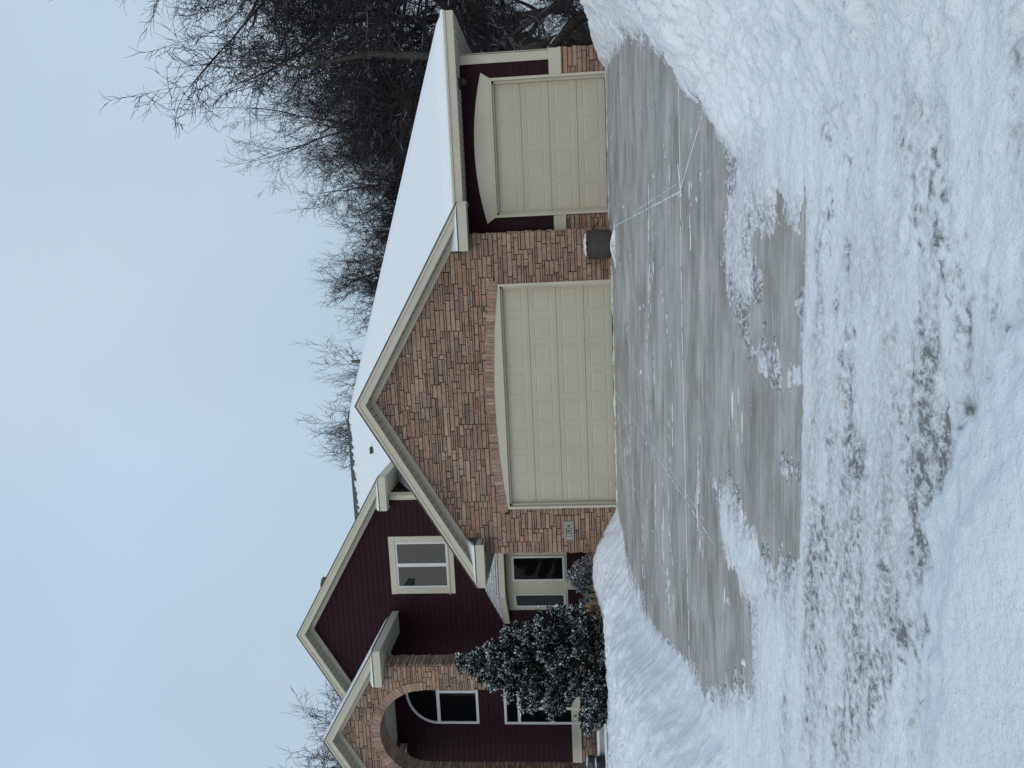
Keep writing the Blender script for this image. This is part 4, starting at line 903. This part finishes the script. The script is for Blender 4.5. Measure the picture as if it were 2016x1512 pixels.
# the tall evergreen: a ragged cone of drooping-then-lifting boughs
boughs = []; rb_ = random.Random(44)
def ever_r(z):      # radius against height, read off its outline
    pts_ = [(0, .70), (.25, 1.05), (.6, 1.28), (1.0, 1.28), (1.5, 1.12), (2.0, .98), (2.5, .72), (3.0, .46), (3.35, .24), (3.68, .03)]
    for (a, ra), (b, rb2) in zip(pts_[:-1], pts_[1:]):
        if a <= z <= b: return ra+(rb2-ra)*(z-a)/(b-a)
    return .03
for k in range(260):
    z = 3.6*(1-(rb_.random())**.62)+.02 if k > 20 else .2+.16*k
    a = rb_.uniform(0, 6.283); boughs.append((z, a, ever_r(min(z+.12, 3.68))*rb_.uniform(.72, 1.12)))
def tuft_ever(r):
    z, a, L_ = boughs[r.randrange(len(boughs))]
    if r.random() < .05: z, a, L_ = rb_.uniform(3.1, 3.62), r.uniform(0, 6.28), .09
    t = 1-(r.random()**1.3)*.8; t = min(t, 1)
    wob = .10*(1-t*.45)
    x = math.cos(a)*L_*t; y = math.sin(a)*L_*t
    zz = z-.12*L_*t+.22*L_*t*t-.05
    p = Vector((x+r.gauss(0, wob*.55), y+r.gauss(0, wob*.55), max(.03, zz+r.gauss(0, wob*.5))))
    ax = Vector((math.cos(a)*.8+r.gauss(0, .3), math.sin(a)*.8+r.gauss(0, .3), .75+r.gauss(0, .3)))
    return p, ax, r.uniform(.75, 1.2), 1
ev = frosty('evergreen_tree', 'tall cone shaped dark evergreen dusted with snow in front of the entry', 'tree', tuft_ever, 13000, 45, (-3.30, -.70, -.02), (.045, .10), .42, (.012, .020, .016))
mb = MB(); mb.tube([(0, 0, -.1), (.03, 0, 1.5), (.0, 0, 3.3)], [.09, .06, .02], 8); mb.build('trunk', M['bark'], ev)
mb = MB()
for z, a, L_ in boughs: mb.tube([(0, 0, z-.05), (math.cos(a)*L_*.5, math.sin(a)*L_*.5, z-.06*L_), (math.cos(a)*L_*.95, math.sin(a)*L_*.95, z+.05*L_)], [.014, .009, .004], 4)
mb.build('boughs', M['bark'], ev)
def tuft_low(r):
    a = r.uniform(0, 6.28); t = r.random()**.45; ph = r.random()*1.45
    x = .82*t*math.cos(a)*math.cos(ph*.6); y = .5*t*math.sin(a); zz = (.92*math.sin(ph)+.1)*(1-.25*t)*(.9+.25*math.sin(x*7))
    return Vector((x, y, zz)), Vector((x*.9+r.gauss(0, .25), y+r.gauss(0, .3)-.2, .7+r.gauss(0, .2))), r.uniform(.7, 1.0), 1
frosty('juniper_shrub', 'low snow frosted juniper under the bay window', 'shrub', tuft_low, 2900, 46, (-2.02, .50, .05), (.04, .09), 1.0, (.04, .05, .045))
def tuft_small(r):
    a = r.uniform(0, 6.28); z = r.random(); rr = (.48*(1-z*.6))*r.random()**.5
    return Vector((rr*math.cos(a), rr*math.sin(a), z*.45)), Vector((math.cos(a)*.6, math.sin(a)*.6, .4+r.gauss(0, .2))), r.uniform(.7, 1.0), .8
frosty('juniper_shrub', 'small dark evergreen shrub at the left foot of the tall evergreen', 'shrub', tuft_small, 420, 47, (-4.65, .35, .02), (.05, .12), .15, (.02, .03, .026))
# dry hydrangea with one flower head
hy = empty('hydrangea', (-2.10, -.45, .20)); tag(hy, 'leafless hydrangea with tan stems and one dried flower head above the snow bank', 'shrub')
mb = MB(); r = random.Random(60)
for k in range(46):
    a = r.uniform(0, 6.28); sp = r.uniform(.15, 1.0); base = Vector((r.uniform(-.3, .3), r.uniform(-.12, .12), .0)); L_ = r.uniform(.3, .62)
    d = Vector((math.cos(a)*sp*.75-.12, math.sin(a)*sp*.4, 1)).normalized(); q = [base]
    for s in range(4): d = (d+Vector((r.uniform(-.12, .12), r.uniform(-.1, .1), -.03))).normalized(); q.append(q[-1]+d*L_/4)
    mb.tube(q, [.009, .008, .007, .006, .004], 4)
    for s in range(r.randint(0, 3)):
        b0 = q[r.choice([2, 3])]; dd = (d+Vector((r.uniform(-.6, .6), r.uniform(-.4, .4), .1))).normalized(); mb.tube([b0, b0+dd*.06, b0+dd*.12], [.005, .004, .003], 3)
mb.build('stems', M['dry'], hy)
mb = MB(); r = random.Random(61)
for k in range(260):
    th, ph = r.uniform(0, 6.28), math.acos(r.uniform(-1, 1)); p = Vector((.02+.095*math.sin(ph)*math.cos(th), -.12+.07*math.sin(ph)*math.sin(th), .50+.075*math.cos(ph))); s = .016
    t1 = Vector((r.uniform(-1, 1), r.uniform(-1, 1), r.uniform(-1, 1))).normalized()*s; t2 = t1.orthogonal().normalized()*s
    mb.add([p-t1, p-t2, p+t1, p+t2], [(0, 1, 2, 3)])
mb.build('flower_head', M['dry'], hy)
# dry grass at the garage corner
gr = empty('dry_grass', (-.72, -.22, .08)); tag(gr, 'wispy clump of tan dry ornamental grass below the house number', 'grass')
mb = MB(); r = random.Random(62)
for k in range(70):
    a = r.uniform(-2.8, .5); base = Vector((r.uniform(-.22, .15), r.uniform(-.08, .05), 0)); d = Vector((math.cos(a)*.25-.08, math.sin(a)*.15-.03, 1)).normalized(); L_ = r.uniform(.35, .8); q = [base]
    for s in range(4): d = (d+Vector((-.06+r.uniform(-.05, .1), 0, -.06*s))).normalized(); q.append(q[-1]+d*L_/4)
    mb.tube(q, [.0045, .004, .0038, .003, .0015], 3)
mb.build('blades', M['dry'], gr)
def bare_shrub(loc, label, n, h, lean, seed, group=None):
    o = empty('bare_shrub', loc); tag(o, label, 'shrub', group); mb = MB(); r = random.Random(seed)
    for k in range(n):
        d = Vector((r.uniform(-.4, .4)+lean, r.uniform(-.2, .2), 1)).normalized(); q = [Vector((r.uniform(-.1, .1), r.uniform(-.1, .1), -.1))]
        for s in range(5): d = (d+Vector((lean*.3+r.uniform(-.1, .1), r.uniform(-.1, .1), -.05*s))).normalized(); q.append(q[-1]+d*h*r.uniform(.8, 1.1)/5)
        mb.tube(q, [.007, .006, .005, .004, .003, .0015], 4)
    mb.build('stems', M['twig'], o); return o
bare_shrub((-4.6, -.55, .2), 'few thin dark arching stems in the snow in front of the entry steps', 9, .5, -.35, 63)
bare_shrub((-4.25, -.3, .15), 'tuft of short dark stems in the snow close to the foot of the tall evergreen', 12, .35, .1, 64)

# ------------------------------------------------------------ bare trees
def branch(mbT, mbC, p, d, L_, rad, lvl, r, maxl, curl, upw, env=None):
    seg = 5 if lvl < 2 else (4 if lvl < 4 else 3); q = [p]; rr = [rad]; dirs = []
    end = rad*(.45 if lvl == 0 else .30)
    for s in range(seg):
        d = (d+Vector((r.gauss(0, curl), r.gauss(0, curl), r.gauss(0, curl)+upw*(.5 if lvl < 2 else .15)))).normalized()
        nq = q[-1]+d*L_/seg
        if env and lvl > 0 and env(nq) > 1+r.uniform(-.12, .12): break
        q.append(nq); rr.append(rad+(end-rad)*(s+1)/seg); dirs.append(d.copy())
    if len(q) < 2: return
    seg = len(q)-1
    (mbT if lvl == 0 else mbC).tube(q, rr, 8 if lvl == 0 else (5 if lvl < 3 else 3), cap=False)
    if lvl >= maxl: return
    n = [7, 6, 5, 5, 5, 3][lvl]
    for k in range(n):
        t = (.35 if lvl == 0 else .15)+(.98-(.35 if lvl == 0 else .15))*(k+r.random()*.8)/n
        i = min(int(t*seg), seg-1); f_ = t*seg-i; bp = q[i].lerp(q[i+1], f_); dd = dirs[i]
        a = dd.orthogonal().normalized(); a = Quaternion(dd, r.uniform(0, 6.283)) @ a
        ang = r.uniform(.45, 1.05); nd = (dd*math.cos(ang)+a*math.sin(ang)).normalized()
        if lvl == 0 and nd.z < .1: nd.z = .15; nd.normalize()
        branch(mbT, mbC, bp, nd, L_*r.uniform(.50, .76)*(1.15-.45*t), max(.0075, (rad+(end-rad)*t)*r.uniform(.55, .74)), lvl+1, r, maxl, curl*1.14, upw, env)
    branch(mbT, mbC, q[-1], d, L_*r.uniform(.55, .68), max(.0075, end), lvl+1, r, maxl, curl*1.05, upw, env)
def make_tree(seed, h, rad, R_, curl=.16, upw=.06, maxl=5, trunkf=.45):
    r = random.Random(seed); t, c = MB(), MB(); ph = r.uniform(0, 6)
    def env(p):
        a = math.atan2(p.y, p.x); k = 1+.22*math.sin(3*a+ph)+.14*math.sin(7*a+p.z*1.3)
        return (p.x*p.x+p.y*p.y)/(R_*k)**2+((p.z-.52*h)/(.5*h*(1+.06*math.sin(5*a+ph))))**2
    branch(t, c, Vector((0, 0, -.6)), Vector((r.uniform(-.05, .05), r.uniform(-.05, .05), 1)).normalized(), h*trunkf, rad, 0, r, maxl, curl, upw, env)
    zt_ = float(np.percentile(np.array(c.v)[:, 2], 99.7))
    me1 = bpy.data.meshes.new('trunk'); me1.from_pydata(t.v, [], t.f); me1.shade_smooth(); me1.materials.append(M['bark'])
    me2 = bpy.data.meshes.new('crown'); me2.from_pydata(c.v, [], c.f); me2.materials.append(M['twig'])
    return me1, me2, zt_
protos = [make_tree(s, 14, .27, 4.3, cu_, up) for s, cu_, up in ((101, .17, .05), (102, .20, .03), (105, .15, .07))]
def put_tree(kind, x, y, top, rot, label, group, z0=-.3, wide=1.0):
    m1, m2, zt_ = protos[kind]; s = (top-z0)/zt_
    e_ = empty('bare_tree', (x, y, z0)); e_.scale = (s*wide, s*wide, s); e_.rotation_euler = (0, 0, R(rot)); tag(e_, label, 'tree', group)
    for nm, m_ in (('trunk', m1), ('crown', m2)):
        o = bpy.data.objects.new(nm, m_); C.objects.link(o); o.parent = e_
    return e_
G1 = 'bare trees rising behind the garage roof'
T = [(0, 17.0, 12, 19.0, 10, 'tallest bare tree behind the garage, cut by the right edge of the view', 1.0),
     (1, 12.3, 14, 15.2, 80, 'bare tree with knotty forked limbs behind the garage eave corner', .9),
     (2, 11.3, 18, 15.0, 200, 'rounded bare tree just left of the knotty forked one', .95),
     (2, 11.9, 15.5, 14.7, 35, 'bare tree whose highest twigs reach farthest up over the middle of the hip', .8),
     (0, 9.4, 23.5, 15.6, 130, 'mid height bare tree over the snowy hip roof', .9),
     (1, 8.0, 25, 14.0, 250, 'lower bare tree whose crown slopes down to the snowy hip', .85),
     (1, 7.0, 24, 12.4, 10, 'lowest bare crown on the snowy hip line before it meets the sky', .8),
     (0, 12.6, 22, 14.8, 60, 'bare tree filling the gap behind the knotty forked one', 1.0),
     (2, 19.0, 19, 19.0, 100, 'broad bare tree rising behind the tallest tree at the right edge', 1.1),
     (1, 13.8, 12.5, 11.0, 222, 'low bare tree standing just behind the eave corner of the garage', 1.0),
     (2, 5.8, 25, 14.2, 20, 'small bare crown right of the thin ones above the snowy roof', .6),
     (0, 3.6, 26, 14.9, 77, 'bare crown above the roof just right of the vent pipe', .6),
     (1, 1.0, 26, 15.8, 300, 'tallest of the thin bare crowns above the roof, left of the vent pipe', .65),
     (2, -.4, 26, 15.0, 110, 'thin bare crown closest to the ridge end of the snowy roof', .4),
     (1, -16.6, 17, 13.9, 40, 'bare tree with one thick leaning limb above the entry gable', .7),
     (2, -18.6, 20, 14.6, 150, 'faint bare crown at the lower left corner of the sky', .8),
     (0, -14.0, 17, 12.9, 190, 'bare twigs showing in the notch between the two left gables', .55)]
for k, x, y, top, rot, lab, wd in T: put_tree(k, x, y, top, rot, lab, G1, wide=wd)
G2 = 'far bare trees of the wood behind the back yard'
r = random.Random(70)
for k in range(14):
    x = 13+k*2.0+r.uniform(-1, 1); y = r.uniform(26, 48); put_tree(k % 3, x, y, r.uniform(8, 13), r.uniform(0, 360), 'bare tree in the dark tangle of wood seen past the right end of the garage', G2, wide=1.15)
# leaning snow-topped limb and big trunks right of the garage
def limb(pts, rads, label, name='leaning_tree'):
    o = empty(name, pts[0]); tag(o, label, 'tree'); p0 = Vector(pts[0]); q = [Vector(p)-p0 for p in pts]
    mb = MB(); mb.tube(q, rads, 10); mb.build('trunk', M['bark'], o, smooth=True)
    mb = MB()
    for i in range(len(q)-1):
        n = 8
        for k in range(n):
            a = q[i].lerp(q[i+1], k/n); b = q[i].lerp(q[i+1], (k+1)/n); ra = rads[i]+(rads[i+1]-rads[i])*k/n
            if random.Random(i*9+k).random() < .22: continue
            up = Vector((0, 0, ra*.85)); mb.tube([a+up, b+up], [ra*.5, ra*.45], 6)
    mb.build('lying_snow', M['snow'], o, smooth=True)
    mb = MB(); rr = random.Random(len(pts)*7)
    for k in range(26):
        i = rr.randrange(len(q)-1); p = q[i].lerp(q[i+1], rr.random()); d = Vector((rr.uniform(-1, 1), rr.uniform(-1, 1), rr.uniform(.1, 1))).normalized()
        branch(mb, mb, p, d, rr.uniform(.6, 1.6), .02, 3, rr, 5, .25, .02)
    mb.build('crown', M['twig'], o)
limb([(11.35, 3.2, -.2), (11.15, 3.3, .5), (10.55, 3.2, 1.05), (10.10, 3.0, 1.40), (10.02, 2.9, 1.75), (9.95, 2.85, 2.1)], [.17, .15, .10, .07, .045, .01], 'short leaning limb with snow along its top, touching the garage corner')
limb([(12.0, 8, -.5), (12.0, 8, 1.0), (11.7, 8.2, 2.5), (11.9, 8.5, 4.5), (12.3, 9, 7), (12.1, 9.3, 9.5), (12.6, 9.5, 11.5)], [.24, .20, .17, .13, .09, .05, .01], 'thick dark trunk standing closest to the garage corner')
limb([(14.2, 9.8, -.4), (13.7, 10, 1.0), (13.1, 10.2, 2.2), (12.4, 10.4, 3.2), (11.8, 10.6, 4.0), (11.2, 10.8, 4.6)], [.10, .09, .085, .07, .05, .02], 'long arched limb heaped with snow, right of the thick dark trunk')
# brush along the yard edge
mb = MB(); r = random.Random(75)
for k in range(420):
    p = Vector((r.uniform(10.6, 24), r.uniform(8, 20), -.3)); d = Vector((r.gauss(0, .5), r.gauss(0, .4), 1)).normalized()
    branch(mb, mb, p, d, r.uniform(.8, 2.2), .012, 4, r, 5, .28, .02)
tag(mb.build('brush', M['twig']), 'tangle of thin leafless brush past the right end of the garage', 'brush', kind='stuff')
# trees and roof line across the street, mirrored in the windows
for k, (x, y, top) in enumerate([(-14, -46, 13), (2, -52, 15), (14, -45, 12)]): put_tree(k, x, y, top, k*77, 'bare tree across the street, mirrored in the upstairs window', 'bare trees across the street', z0=-.9)
